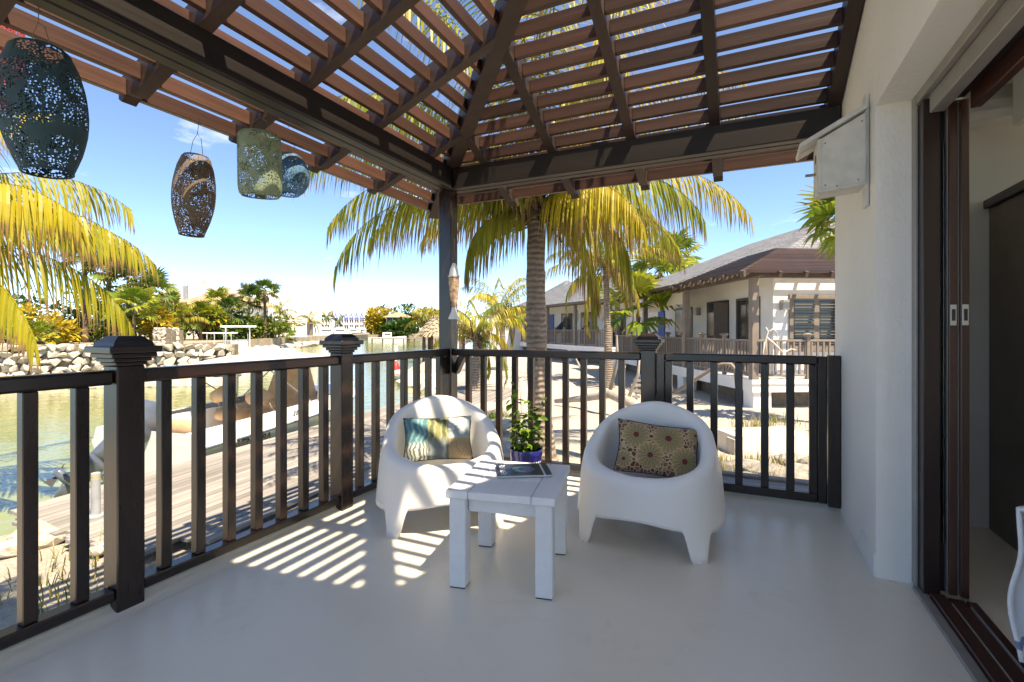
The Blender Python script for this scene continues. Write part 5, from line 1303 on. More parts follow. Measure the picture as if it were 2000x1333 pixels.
def ring(n, els, seed=0, lf=1.0):
    r = random.Random(seed); out = []
    for k in range(n): out.append((k * 137.5 + r.uniform(-12, 12), els[k % len(els)] + r.uniform(-6, 6), lf * r.uniform(0.9, 1.08), 0 if r.random() < 0.7 else 1))
    return out
# the big palm behind the balustrade
big = [(172, 38, 1.0, 0), (188, 12, 1.0, 0), (160, 55, 1.0, 0), (200, 48, 0.95, 1), (8, 30, 1.12, 1), (-14, 42, 1.1, 0), (20, 14, 0.85, 0), (-32, 20, 0.8, 0), (345, 60, 1.05, 0), (-95, 62, 1.25, 0), (-70, 50, 1.2, 1), (-115, 48, 1.2, 0), (-130, 66, 1.15, 0), (-50, 66, 1.1, 0),
       (-82, 36, 1.1, 0), (90, 40, 1.0, 1), (60, 60, 1.0, 0), (120, 58, 1.0, 0), (140, 25, 0.9, 0), (40, 30, 1.0, 0), (230, 30, 1.05, 0), (181, 24, 1.0, 0), (194, 32, 1.05, 0), (166, 18, 0.9, 1), (-100, 76, 1.3, 0), (-80, 72, 1.3, 1), (-60, 78, 1.25, 0), (-122, 74, 1.25, 0), (-90, 54, 1.3, 0), (250, 70, 1.1, 0), (-60, 8, 0.75, 1), (-22, -8, 0.62, 1), (205, -12, 0.5, 1), (30, -20, 0.6, 1)]
coco_palm('tall coconut palm with ringed trunk right behind the balustrade', G(0.42, 6.55, -0.56), G(0.33, 6.6, 2.86), big, [M['coco'], M['coco_gold']], 0.155, 0.115, 3, 3.1, 66, 0.84, 0.0125, bow=(-0.05, 0), husk=60)
# palm leaning in from the left, trunk outside the picture
left = [(-3, 24, 1.2, 0), (8, 42, 1.05, 1), (4, 64, 0.95, 1), (-14, 8, 1.0, 0), (14, 14, 1.05, 0), (-6, 34, 1.05, 0), (-30, 40, 1.0, 0), (40, 35, 1.0, 1), (80, 40, 1, 1), (120, 30, 1, 1), (170, 40, 1, 0), (210, 30, 1, 1), (250, 45, 1, 0), (300, 50, 1, 1), (-20, 68, 1.1, 1)]
coco_palm('golden coconut palm whose fronds reach in from the left edge', G(-7.6, 5.5, -0.7), G(-7.7, 5.6, 2.05), left, [M['coco_gold'], M['coco']], 0.15, 0.11, 5, 3.3, 78, 0.9, 0.0145)
# thinner palm in front of the neighbouring villas
coco_palm('slim pale trunked coconut palm in front of the white verandah', PX(1190, 16.5, -0.75), PX(1183, 16.5, HZ(520, 16.5)), ring(22, (70, 45, 15, -15, 55, 30, -40), 4), [M['coco'], M['coco_gold']], 0.15, 0.085, 7, 2.5, 36, 0.6, 0.018)
# young palms beside the corner post
coco_palm('small bushy coconut palm just right of the corner post', PX(930, 14.0, -0.62), PX(932, 14.0, HZ(655, 14)), ring(15, (78, 55, 35, 10, 60, -20), 5), [M['coco_far'], M['coco_gold']], 0.19, 0.12, 8, 1.75, 34, 0.45, 0.017, bow=(0, 0.02))
coco_palm('coconut palm with golden fronds behind the small bushy one', PX(985, 21, -0.6), PX(980, 21, HZ(610, 21)), ring(17, (72, 50, 25, 0, 60, -25), 6), [M['coco_far'], M['coco_gold']], 0.15, 0.10, 9, 2.2, 34, 0.55, 0.020)
coco_palm('leaning thin coconut palm before the far end of the white verandah', PX(996, 33, -0.5), PX(1008, 33, HZ(618, 33)), ring(11, (60, 30, 5, 45), 8, 0.8), [M['fan_pale'], M['coco_far']], 0.12, 0.07, 10, 1.6, 26, 0.5, 0.03)
coco_palm('yellow coconut palm by the thatched shelter across the water', PX(828, 62, -0.9), PX(828, 62, HZ(626, 62)), ring(14, (75, 50, 25, 0, 60, -25), 11), [M['coco_far'], M['coco_gold']], 0.22, 0.14, 12, 3.0, 26, 0.7, 0.04)

def fan_leaf_mesh(seed, mat, Lp=0.9, Rf=0.75, nseg=18, droop=0.35):
    r = random.Random(seed); lb = LB(); b = len(lb.v); n = 6
    tipv = Vector((Lp, 0, -0.10 * Lp))
    lb.quadstrip([Vector((0, 0, 0)), Vector((Lp*0.5, 0, 0.02)), tipv], [0.018, 0.014, 0.010], Vector((0, 1, 0)), 0.4)
    for k in range(nseg):
        a = R(-125 + 250 * k / (nseg - 1)); ln = Rf * (0.72 + 0.28 * math.cos(a * 0.6)) * r.uniform(0.9, 1.08)
        d = Vector((math.cos(a), math.sin(a), 0.10)); m_ = tipv + d * ln * 0.55; e = tipv + d * ln + Vector((0, 0, -droop * ln * r.uniform(0.6, 1.4)))
        sd = Vector((-math.sin(a), math.cos(a), r.uniform(-.5, .5))).normalized(); w_ = Rf * 0.085
        lb.quadstrip([tipv, m_, m_.lerp(e, 0.6) + Vector((0, 0, 0.02)), e], [0.008, w_, w_ * 0.6, 0.004], sd, r.random() * 0.8)
    return lb.mesh('fan_leaf', mat)
fan_dark = [fan_leaf_mesh(i, M['fan'], 0.95, 0.85) for i in range(4)]; fan_pale = [fan_leaf_mesh(30 + i, M['fan_pale'], 0.9, 0.85) for i in range(3)]
def fan_palm(label, base, top, n, ms, sc_=1.0, r0=0.16, seed=1, skirt=0, group='fan palms on the opposite bank'):
    t = thing('fan_palm', label, 'palm', tuple(base), 0, group); tp = Vector(top) - Vector(base); r = random.Random(seed)
    palm_trunk(t, (0, 0, -0.1), tuple(tp), r0, r0 * 0.75, M['husk'], 1.25, 10, 10)
    for k in range(n):
        e = R(80 - 115 * (k / n) + r.uniform(-8, 8)); s_ = sc_ * r.uniform(0.85, 1.15)
        meshobj('fan_leaf', r.choice(ms), None, t, tuple(tp), (r.uniform(-.5, .5), -e, k * 2.4 + r.uniform(-.2, .2)), (s_, s_, s_))
    for k in range(skirt):
        s_ = sc_ * r.uniform(0.6, 0.9); o = meshobj('dead_leaf', dead_leaf, None, t, tuple(tp + Vector((0, 0, -0.1))), (r.uniform(-.4, .4), R(r.uniform(55, 85)), k * 2.4), (s_, s_, s_))
    return t
dead_leaf = fan_leaf_mesh(60, leafmat('dead_fan_leaf', (0.20, 0.14, 0.08), (0.30, 0.22, 0.13), (0.16, 0.10, 0.06), 0.5, 0.1), 0.8, 0.7, 14, 0.8)
FP = [(165, 492, 34, 22, 'D', 1.5, 0, 'tallest dark fan palm at the left end of the opposite bank'), (213, 520, 34, 20, 'D', 1.5, 0, 'dark fan palm second from the left on the opposite bank'), (252, 545, 33, 22, 'D', 1.5, 4, 'fan palm with hanging dead leaves left of the white building'), (296, 565, 33, 20, 'D', 1.4, 0, 'dark fan palm just left of the white building'),
      (262, 596, 30, 18, 'L', 1.4, 0, 'low light green fan palm under the left fan palms'), (330, 600, 36, 16, 'L', 1.3, 0, 'light green fan palm before the white building'), (392, 613, 42, 24, 'L', 1.35, 5, 'broad fan palm with thick trunk behind the far moored boats'), (448, 603, 46, 22, 'D', 1.4, 4, 'dark fan palm with twin trunks behind the far boats'),
      (487, 580, 50, 20, 'D', 1.45, 3, 'tall slim fan palm right of the white building'), (517, 566, 52, 18, 'D', 1.5, 14, 'tallest fan palm with brown dead leaf skirt right of the white building'), (425, 588, 50, 18, 'L', 1.6, 0, 'pale fan palm in front of the tiled roof'), (552, 652, 58, 18, 'L', 1.6, 0, 'low fan palm on the stone bank near the second newel post'), (20, 650, 22, 16, 'L', 1.0, 0, 'low green fan palm on top of the stone wall at left edge'), (75, 655, 23, 14, 'L', 0.9, 0, 'small fan palm on the stone wall under the golden fronds')]
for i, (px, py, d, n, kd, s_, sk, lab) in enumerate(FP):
    b = PX(px + rp.uniform(-4, 4), d, 0.28); tp = PX(px, d, HZ(py + 4, d)); fan_palm(lab, b, tp, n, fan_dark if kd == 'D' else fan_pale, s_*0.66, 0.17 if d > 30 else 0.1, 200 + i, sk)
for i, (px, py, d, lab, lf) in enumerate(((350, 625, 38, 'drooping green coconut palm by the stone pillars', 0.9), (318, 610, 38, 'yellow coconut palm left of the stone pillars', 1.0), (545, 608, 60, 'green coconut palm before the tiled waterfront house', 1.0), (500, 632, 52, 'short yellow coconut palm between the fan palms', 0.8), (606, 627, 76, 'coconut palm standing on the stone point', 1.1), (572, 640, 66, 'small yellow palm on the stone bank beside the low fan palm', 0.7))):
    coco_palm(lab, PX(px, d, 0.25), PX(px + 2, d, HZ(py, d)), ring(12, (72, 48, 20, 0, 58, -25), 30 + i), [M['coco_far'], M['coco_gold'] if i in (1, 3, 5) else M['fan_pale']], 0.16, 0.10, 40 + i, 2.3 * lf, 24, 0.6, 0.03, 'coconut palms on the opposite bank', husk=10)
# fan palm leaves beside the neighbour roof, and in the verandah gardens
fan_palm('bright green fan palm beside the neighbour slate roof at the white wall', PX(1672, 9.0, -0.6), PX(1660, 9.0, HZ(440, 9.0)), 22, fan_pale, 0.55, 0.12, 301, 0, None)
fan_palm('lime green fan palm growing inside the verandah behind the railing', PX(1250, 17.6, -0.3), PX(1246, 17.6, HZ(612, 17.6)), 11, fan_pale, 1.0, 0.10, 302, 0, None)
fan_palm('green fan palm behind the slate roofs above the verandah', PX(1290, 27, -0.3), PX(1290, 27, HZ(535, 27)), 20, fan_pale, 1.1, 0.18, 303, 0, None)
fan_palm('pale fan palm behind the slate roof beside the golden hanging frond', PX(1312, 30, -0.3), PX(1318, 30, HZ(500, 30)), 16, fan_pale, 1.1, 0.18, 304, 0, None)

def shrub(name, label, base, rx, ry, rz, n, mat, seed, leaf=(0.12, 0.25), group=None, cat='shrub'):
    t = thing(name, label, cat, tuple(base), 0, group); r = random.Random(seed); lb = LB(); clumps = []
    for k in range(10):
        a = r.uniform(0, 6.28); q = r.random() ** 0.5; clumps.append(Vector((math.cos(a)*q*rx*0.7, math.sin(a)*q*ry*0.7, rz*(0.3 + 0.55*r.random()))))
    for k in range(n):
        c = r.choice(clumps); v = Vector((r.gauss(0, 1), r.gauss(0, 1), r.gauss(0, 1))).normalized(); rad = r.uniform(0.6, 1.0)
        p = c + Vector((v.x*rx*0.42*rad, v.y*ry*0.42*rad, v.z*rz*0.34*rad)); p.z = max(0.02, p.z)
        lb.oval(p, (v + Vector((r.uniform(-.6,.6), r.uniform(-.6,.6), r.uniform(-.5,.3)))).normalized(), Vector((0, 0, 1)), r.uniform(*leaf), r.uniform(*leaf)*0.32, r.random())
    meshobj('foliage', lb.mesh('foliage', M[mat]), None, t)
    mb = MB()
    for c in clumps[:6]: mb.tube([(c.x*0.15, c.y*0.15, -0.1), (c.x*0.5, c.y*0.5, c.z*0.5), tuple(c)], [0.05*rz/2, 0.035*rz/2, 0.012*rz/2], 5)
    mb.build('stem', M['husk'], t); return t
SH = [(190, 40, 3.2, 2.6, 'shrub', 'dark green thicket between the first two fan palms'), (270, 38, 3.0, 2.2, 'shrub', 'dark green thicket left of the white building'), (345, 42, 3.2, 1.9, 'shrub', 'green thicket in front of the white building'), (400, 44, 3.2, 1.8, 'shrub_yellow', 'yellow green thicket below the tiled roof'), (445, 47, 3.0, 1.7, 'shrub', 'green thicket behind the hardtop boat'), (535, 54, 3.0, 1.5, 'shrub', 'green thicket left of the waterfront house'), (150, 36, 2.2, 1.6, 'shrub', 'green shrub under the left fan palms'), (230, 30, 1.6, 1.1, 'shrub', 'green shrub at the foot of the second fan palm'), (300, 33, 2.0, 1.5, 'shrub_yellow', 'yellow green shrub behind the stone pillars'), (420, 44, 2.4, 1.5, 'shrub', 'green shrub behind the far moored boats'), (470, 50, 2.0, 1.3, 'shrub_yellow', 'yellow shrub right of the twin trunk fan palm'), (522, 56, 2.0, 1.2, 'shrub', 'green shrub below the tallest fan palm'), (90, 30, 2.5, 1.3, 'shrub_yellow', 'yellow bush on the bank behind the stone wall'), (20, 34, 3.0, 2.4, 'shrub', 'green bush behind the stone wall at left edge'), (497, 50, 1.2, 1.2, 'shrub', 'small round green bush beside the far white boat')]
for i, (px, d, rx, rz, mt, lab) in enumerate(SH): shrub('shrub', lab, PX(px, d, 0.25), rx, rx*0.7, rz*1.6, 900, mt, 400+i, (0.22, 0.5), 'shrubs on the opposite bank')
FS = [(733, 118, 5.0, 4.3, 'shrub_yellow', 'yellow flowering tree left of the brown house'), (757, 116, 3.5, 2.6, 'shrub_yellow', 'lower yellow tree beside the brown house'), (778, 108, 5.0, 2.5, 'shrub', 'dark green bush in front of the brown house'), (760, 135, 7.0, 5.5, 'shrub', 'green trees rising behind the brown house'), (802, 140, 4.0, 6.0, 'shrub', 'dark tree top right of the brown house roof'), (845, 120, 7.0, 4.0, 'shrub_yellow', 'yellow green tree next to the corner post across the water'), (728, 200, 4.0, 4.5, 'shrub', 'green palm like tree right of the blue gabled row')]
for i, (px, d, rx, rz, mt, lab) in enumerate(FS): shrub('far_tree', lab, PX(px, d, 0.0), rx, rx*0.7, rz*1.35, 1200, mt, 500+i, (0.6, 1.2), 'trees on the far shore', 'tree')
for i, (px, py, d) in enumerate(((638, 620, 250), (660, 628, 240), (697, 640, 0))):
    if d: coco_palm(('palm before the join of the two gabled rows', 'short palm before the blue gabled row')[i], PX(px, d, 0), PX(px, d, HZ(py, d)), ring(12, (70, 40, 10, -20), 60+i), [M['fan'], M['fan']], 0.35, 0.25, 60+i, 5.0, 18, 1.3, 0.12, 'palms on the far shore', husk=4)
# ================================================================== neighbouring villas
def frame_root(name, label, cat, xc, d, ax, group=None):
    """local +X = towards the right of the picture, local +Y = away along the verandah; ax=(dx,dd) of +Y in the ground frame"""
    rz = math.atan2(ax[1], ax[0]) + YAW - math.pi/2
    return thing(name, label, cat, tuple(G(xc, d, 0)), rz, group)
def uvroof(name, quad, mat, parent, th=0.08):
    """quad: 4 corners, eave first two; UV in metres for the shingle courses"""
    q = [Vector(p) for p in quad]; me = bpy.data.meshes.new(name); nrm = (q[1]-q[0]).cross(q[3]-q[0]).normalized()
    if nrm.z < 0: nrm = -nrm
    vs = [tuple(p) for p in q] + [tuple(p - nrm*th) for p in q]; me.from_pydata(vs, [], [(0,1,2,3),(7,6,5,4),(0,4,5,1),(1,5,6,2),(2,6,7,3),(3,7,4,0)])
    uv = me.uv_layers.new(); u = (q[1]-q[0]).normalized(); v = nrm.cross(u).normalized()
    for l in me.loops: p = me.vertices[l.vertex_index].co - q[0]; uv.data[l.index].uv = (p.dot(u), p.dot(v))
    me.materials.append(mat); bm = bmesh.new(); bm.from_mesh(me); bmesh.ops.recalc_face_normals(bm, faces=bm.faces[:]); bm.to_mesh(me); bm.free()
    return meshobj(name, me, None, parent)
def balustrade(label, root, segs, zf, mat, group, step=0.15, caps=True, h=0.95):
    """segs: list of ((x0,y0),(x1,y1)) in the villa's local frame; one thing per run"""
    for (a, b), lab in zip(segs, label):
        a, b = Vector(a), Vector(b); L = (b-a).length; rz = math.atan2((b-a).y, (b-a).x); M4 = root.matrix_world if False else None
        loc = root.matrix_basis @ Vector((a.x, a.y, zf)); t = thing('verandah_railing', lab, 'railing', tuple(loc), root.rotation_euler.z + rz, group)
        bbox('top_rail', 0, L, -0.03, 0.03, h-0.05, h, mat, t, 0.006); bbox('bottom_rail', 0, L, -0.028, 0.028, 0.07, 0.12, mat, t, 0.005)
        n = max(2, int(L/step)); np_ = max(1, round(L/1.26))
        for k in range(1, n): x = L*k/n; bbox('baluster', x-0.022, x+0.022, -0.022, 0.022, 0.121, h-0.051, mat, t, 0.003)
        for k in range(1, np_):
            x = L*k/np_; bbox('newel_post', x-0.045, x+0.045, -0.046, 0.046, 0.0, h+0.06, mat, t, 0.004)
            if caps:
                mb = MB(); z0 = h+0.0605; mb.lathe([(0.06,z0),(0.07,z0+0.02),(0.13,z0+0.05),(0.14,z0+0.065),(0.09,z0+0.075),(0.05,z0+0.10)], 8, (x,0,0)); mb.build('cap', mat, t)
def opening(parent, wall, x, z0, z1, wd, ht, kind, normal):
    pass
def verandah_villa(idx, label, xc, d, ax, Ly, depth, wall_x, wall_y, Wd, group, rails, rail_labels, z0=0.0, near=True):
    t = frame_root('neighbour_villa', label, 'house', xc, d, ax, group)
    # white base with open undercroft
    mb = MB(); mb.box(0, Wd, 0, 0.22, z0-0.30, z0-0.005); mb.box(0, 0.22, 0.22, Ly, z0-0.30, z0-0.005); mb.box(0.22, Wd, 0.22, Ly, z0-0.20, z0-0.02); mb.build('deck', M['white_wall'], t)
    mb = MB(); mb.box(-0.03, Wd, -0.03, 0.02, z0-0.10, z0); mb.box(-0.03, 0.02, 0.02, Ly, z0-0.10, z0); mb.build('deck_edge', M['white_wall'], t)
    for k, (x, y) in enumerate(((0.05, 0.05), (0.05, Ly*0.33), (0.05, Ly*0.66), (0.05, Ly-0.5), (2.6, 0.05))): bbox('pier', x, x+0.45, y, y+0.45, z0-1.0, z0-0.301, M['white_wall'], t, 0.01)
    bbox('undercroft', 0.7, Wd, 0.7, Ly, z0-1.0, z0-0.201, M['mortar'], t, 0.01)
    # walls
    wt = 2.75
    mb = MB(); mb.box(wall_x, Wd, wall_y, wall_y+0.25, z0, z0+wt); mb.box(wall_x, wall_x+0.25, wall_y+0.25, Ly, z0, z0+wt); mb.box(wall_x+0.25, Wd, Ly-0.25, Ly, z0, z0+wt); mb.build('wall', M['white_wall'], t)
    # posts and plate beams
    yy = 0.06
    ps = [(0.07, 0.07)] + [(0.07, 0.07 + 3.8*k) for k in range(1, int((Ly-0.3)/3.8)+1)] + [(4.0, 0.07)]
    for x, y in ps: bbox('post', x-0.085, x+0.085, y-0.085, y+0.085, z0, z0+2.43, M['taupe'], t, 0.006)
    bbox('beam', -0.02, 0.16, -0.3, Ly, z0+2.431, z0+2.62, M['brown_trim'], t, 0.006); bbox('beam', 0.161, Wd, -0.02, 0.16, z0+2.431, z0+2.62, M['brown_trim'], t, 0.006)
    return t
# --- nearest neighbour: slatted hip at its corner, slate roof behind
N1 = (5.70, 11.6); A1 = (-0.069, 1.0)
v1 = verandah_villa(1, 'white neighbouring villa with brown slatted verandah roof right of the big palm', N1[0], N1[1], A1, 12.3, 3, 1.35, 1.35, 7.0, 'neighbouring villas', None, None)
def slope1(x, y): return 2.62 + 0.4*min(x, y)
# rafters with shaped ends and slats of its pergola corner
for k in range(6):
    y = 0.35 + k*0.62; mb = MB(); mb.bar((-0.55, y, 2.55-0.11), (min(1.6, y), y, 2.62+0.4*min(1.6, y)), 0.07, 0.13); mb.build('rafter', M['brown_trim'], v1)
for k in range(9):
    x = 0.35 + k*0.62; mb = MB(); mb.bar((x, -0.55, 2.44), (x, min(1.6, x), 2.62+0.4*min(1.6, x)), 0.07, 0.13); mb.build('rafter', M['brown_trim'], v1)
mb = MB(); mb.bar((-0.6,-0.6,2.43),(1.7,1.7,3.33),0.08,0.15); mb.build('hip_rafter', M['brown_trim'], v1)
for k in range(-4, 13):
    q = 0.04 + 0.13*k; z = 2.72 + 0.4*q
    bbox('slat', q-0.02, q+0.02, q, 3.6, z-0.045, z+0.045, M['slat_y'], v1, 0.003); bbox('slat', q, 6.6, q-0.02, q+0.02, z-0.0449, z+0.0449, M['slat_x'], v1, 0.003)
# slate roofs
E0 = 2.62
uvroof('roof', [(-0.55, 3.6, 2.56), (-0.55, 12.6, 2.56), (4.6, 8.2, 4.7), (4.6, 3.6, 4.7)], M['slate'], v1)
uvroof('roof', [(6.9, 1.15, 3.10), (1.30, 1.15, 3.10), (4.6, 3.6, 4.7), (4.7, 3.62, 4.7)], M['slate'], v1)
uvroof('roof', [(1.30, 1.15, 3.10), (0.6, 3.62, 3.0), (4.6, 3.6, 4.69), (4.55, 3.58, 4.68)], M['slate'], v1)
uvroof('roof', [(6.9, 12.6, 2.56), (6.9, 1.15, 3.10), (4.7, 3.62, 4.7), (4.7, 8.2, 4.7)], M['slate'], v1)
uvroof('roof', [(-0.52, 3.5, 2.565), (1.30, 1.15, 3.095), (4.6, 3.6, 4.69), (4.56, 3.64, 4.69)], M['slate'], v1)
for k in range(14):
    y = 4.1 + k*0.62; mb = MB(); mb.bar((-0.55, y, 2.44), (1.4, y, 3.22), 0.07, 0.11); mb.build('rafter', M['brown_trim'], v1)
mb = MB(); mb.bar((-0.56, 3.6, 2.52), (-0.56, 12.6, 2.52), 0.03, 0.10); mb.build('fascia', M['brown_trim'], v1)
# doors and windows of the long wall (facing -x) and the end wall (facing -y)
def door_x(y0, y1, z1, mats, name='door'):
    o = bbox(name, 1.33-0.02, 1.349, y0-0.07, y1+0.07, 0.0, z1+0.07, mats[0], v1, 0.004); mid = Vector(o.location)
    n = 2
    for k in range(n): a = y0 + (y1-y0)*k/n + 0.03; b = y0 + (y1-y0)*(k+1)/n - 0.03; bbox('pane', -0.028, -0.0195, a-mid.y, b-mid.y, -mid.z+0.06, -mid.z+z1, mats[1], o, 0.002)
door_x(2.0, 3.1, 2.05, (M['taupe_dark'], M['window_dark'])); door_x(3.7, 5.0, 2.05, (M['black'], M['window_dark'])); door_x(6.3, 7.7, 1.95, (M['taupe'], M['window_dark']), 'window')
o = bbox('blue_door', 1.30, 1.349, 8.9, 9.6, 0.0, 2.0, M['blue_paint'], v1, 0.004); bbox('open_leaf', 0.86, 1.30, 3.62, 3.66, 0.02, 2.04, M['taupe_dark'], v1, 0.004)
# shuttered window in the end wall
fr = bbox('shutter_window', 1.78, 4.4, 1.30, 1.3495, 0.60, 2.12, M['taupe'], v1, 0.005); fc = Vector(fr.location)
for x0, x1 in ((1.90, 2.46), (2.62, 3.18), (3.34, 3.9)):
    bbox('pane', x0-fc.x, x1-fc.x, -0.0285, -0.0255, 0.78-fc.z, 1.98-fc.z, M['window_dark'], fr, 0.001)
    for k in range(15): z = 0.82 + k*0.08; bbox('louvre', x0-fc.x, x1-fc.x, -0.052, -0.030, z-0.008-fc.z, z+0.012-fc.z, M['taupe_dark'], fr, 0.002, (R(-25), 0, 0))
for x, y, z in ((1.62, 1.28, 1.85),): 
    wl = bbox('wall_lamp', x-0.09, x+0.09, 1.19, 1.349, z-0.13, z+0.13, M['alu'], v1, 0.006)
wl2 = bbox('wall_lamp', 1.19, 1.349, 5.6, 5.78, 1.7, 1.96, M['alu'], v1, 0.006)
o = bbox('roller_blind', 0.10, 0.13, 4.1, 6.0, 2.02, 2.42, M['cream'], v1, 0.004); bbox('roller_blind', 0.10, 0.13, 6.2, 7.4, 1.85, 2.42, M['cream'], v1, 0.004)
balustrade(['brown balustrade of the neighbouring villa on its long verandah side', 'brown balustrade of the neighbouring villa on the side facing the gate'], v1, [((0.07, 11.9), (0.07, 0.16)), ((0.16, 0.07), (3.92, 0.07))], 0.0, M['taupe'], None)
# --- second neighbour further away
v2 = verandah_villa(2, 'farther white villa with slate verandah roof behind the palm trunk', 5.2, 26.0, (-0.4, 1.0), 13.2, 3, 2.0, 0.6, 7.5, 'neighbouring villas', None, None, 0.25)
uvroof('roof', [(-0.6, -0.7, 2.78), (-0.6, 13.8, 2.78), (3.6, 10.2, 4.9), (3.6, 3.6, 4.9)], M['slate'], v2); uvroof('roof', [(7.9, -0.7, 2.78), (-0.6, -0.7, 2.78), (3.6, 3.6, 4.9), (3.7, 3.6, 4.9)], M['slate'], v2); uvroof('roof', [(-0.6, 13.8, 2.78), (7.9, 13.8, 2.78), (3.7, 10.2, 4.9), (3.6, 10.2, 4.9)], M['slate'], v2)
mb = MB(); mb.bar((-0.61, -0.7, 2.74), (-0.61, 13.8, 2.74), 0.03, 0.14); mb.build('fascia', M['brown_trim'], v2)
for y0, y1, nm, mt in ((1.5, 3.0, 'door', 'window_dark'), (4.6, 6.4, 'window', 'window_dark'), (7.8, 9.2, 'window', 'window_dark'), (10.6, 11.4, 'blue_door', 'blue_paint')):
    o = bbox(nm, 1.93, 1.999, y0-0.08, y1+0.08, 0.25, 2.35, M['taupe_dark'] if nm != 'blue_door' else M['blue_paint'], v2, 0.005)
    if nm != 'blue_door': bbox('pane', -0.04, -0.0345, -(y1-y0)/2+0.05, -0.03, -0.95, 0.95, M[mt], o, 0.002); bbox('pane', -0.04, -0.0345, 0.03, (y1-y0)/2-0.05, -0.95, 0.95, M[mt], o, 0.002)
balustrade(['brown balustrade of the farther villa seen beside the palm trunk'], v2, [((0.07, 12.9), (0.07, 0.16))], 0.25, M['taupe'], None, 0.17)
# villa behind, only its slate gable shows
v3 = frame_root('neighbour_villa', 'distant white villa whose slate roof peaks beside the palm trunk', 'house', 3.4, 44, (-0.4, 1.0), 'neighbouring villas')
mb = MB(); mb.box(0, 9, 0, 10, -0.6, 2.9); mb.build('wall', M['white_wall'], v3)
for q in ([(-0.6,-0.6,2.8),(-0.6,10.6,2.8),(4.4,5.1,6.3),(4.4,5.0,6.3)], [(9.6,-0.6,2.8),(-0.6,-0.6,2.8),(4.4,5.0,6.3),(4.5,5.0,6.3)], [(-0.6,10.6,2.8),(9.6,10.6,2.8),(4.5,5.1,6.3),(4.4,5.1,6.3)]): uvroof('roof', q, M['slate'], v3)
v4 = frame_root('garden_wall', 'low white garden wall left of the farther villa', 'wall', -1.6, 36.5, (-0.4, 1.0)); mb = MB(); mb.box(0, 2.6, 0, 0.25, -0.8, 2.2); mb.build('wall', M['white_wall'], v4)
# hammock and hanging lantern on the far verandah
hm = thing('hammock', 'dark blue hammock slung on the farther verandah', 'hammock', tuple(v2.matrix_basis @ Vector((0.9, 8.6, 0.9))), v2.rotation_euler.z)
mb = MB(); n = 14; vs = []
for i in range(n+1):
    u = i/n*2-1; z = 0.9*u*u - 0.05
    for j in range(7): w_ = j/6*2-1; vs.append((w_*0.42*(1-u*u*0.85), u*1.5, z + 0.10*w_*w_*(1-u*u)))
mb.add(vs, [(i*7+j, i*7+j+1, (i+1)*7+j+1, (i+1)*7+j) for i in range(n) for j in range(6)]); mb.build('cloth', plain('hammock_cloth', (0.03, 0.06, 0.12), 0.9, 0.3, 6), hm, True)
mb = MB(); mb.tube([(0,-1.5,0.85),(0,-1.9,1.45)], 0.012, 5); mb.tube([(0,1.5,0.85),(0,1.9,1.45)], 0.012, 5); mb.build('rope', M['canvas_beige'], hm)
ln = thing('verandah_lantern', 'ornate wire lantern hanging on the farther verandah', 'lantern', tuple(v2.matrix_basis @ Vector((0.4, 4.35, 1.55))))
mb = MB()
for k in range(8): a = k*0.785; mb.tube([(0.05*math.cos(a),0.05*math.sin(a),0.78),(0.2*math.cos(a),0.2*math.sin(a),0.6),(0.15*math.cos(a),0.15*math.sin(a),0.25),(0.02*math.cos(a),0.02*math.sin(a),0)], 0.012, 5)
mb.build('cage', M['wire'], ln); mb = MB(); mb.tube([(0,0,0.78),(0,0,1.3)], 0.008, 5); mb.lathe([(0.1,0.76),(0.14,0.80),(0.02,0.9)], 10); mb.build('top', M['wire'], ln)
# driftwood sculpture hung on the neighbour railing
ds_ = thing('driftwood_sculpture', 'bleached branch sculpture leaning on the neighbour railing beyond the gate', 'driftwood', tuple(PX(1495, 11.45, HZ(700, 11.45))))
B0 = ds_.location; pal = MB()
for seg, r_ in ((((1497,700),(1495,665),(1500,648),(1496,640)), .03), (((1500,650),(1510,643),(1517,650),(1518,660)), .02), (((1497,660),(1512,672),(1530,690),(1545,682),(1555,684)), .03), (((1494,668),(1490,690),(1497,705)), .018)):
    pal.tube([rel(ds_, PX(px, 11.45, HZ(py, 11.45))) for px, py in seg], [r_*(1-0.15*i) for i in range(len(seg))], 6)
pal.build('branches', plain('bleached_branch', (0.55, 0.47, 0.40), 0.85, 0.15, 12), ds_, True)
# ================================================================== opposite bank: stone wall of single stones
sw = thing('stone_wall', 'dry stone retaining wall of pale coral stones across the canal', 'wall', tuple(G(-18, 19.0, -1.0)), YAW)
SWO = Vector((-18, 19.0)); r = random.Random(12)
def wl_pt(u, z, out=0.0):     # u metres along the wall from its left end
    a = Vector((-26.5, 17.75)); b = Vector((-11.4, 20.05)); dr = (b - a).normalized(); p = a + dr*u + Vector((dr.y, -dr.x))*out; return p, dr
LW = 15.3
mb = MB(); p0, dr = wl_pt(0, 0); p1, _ = wl_pt(LW, 0); nv = Vector((dr.y, -dr.x))
def loc_(p, z): return (p.x - SWO.x, p.y - SWO.y, z + 1.0)
q0, q1 = p0 - nv*0.45, p1 - nv*0.45
mb.hexa([loc_(p0+nv*0.06,-1.4), loc_(p1+nv*0.06,-1.4), loc_(q1,-1.4), loc_(q0,-1.4), loc_(p0-nv*0.06,0.60), loc_(p1-nv*0.06,0.60), loc_(q1,0.60), loc_(q0,0.60)]); mb.build('wall_core', M['mortar'], sw)
rows = [(-0.95, 0.30), (-0.68, 0.30), (-0.40, 0.30), (-0.12, 0.30), (0.15, 0.28), (0.41, 0.27)]
cnt = 0; wrz = math.atan2(dr.y, dr.x)
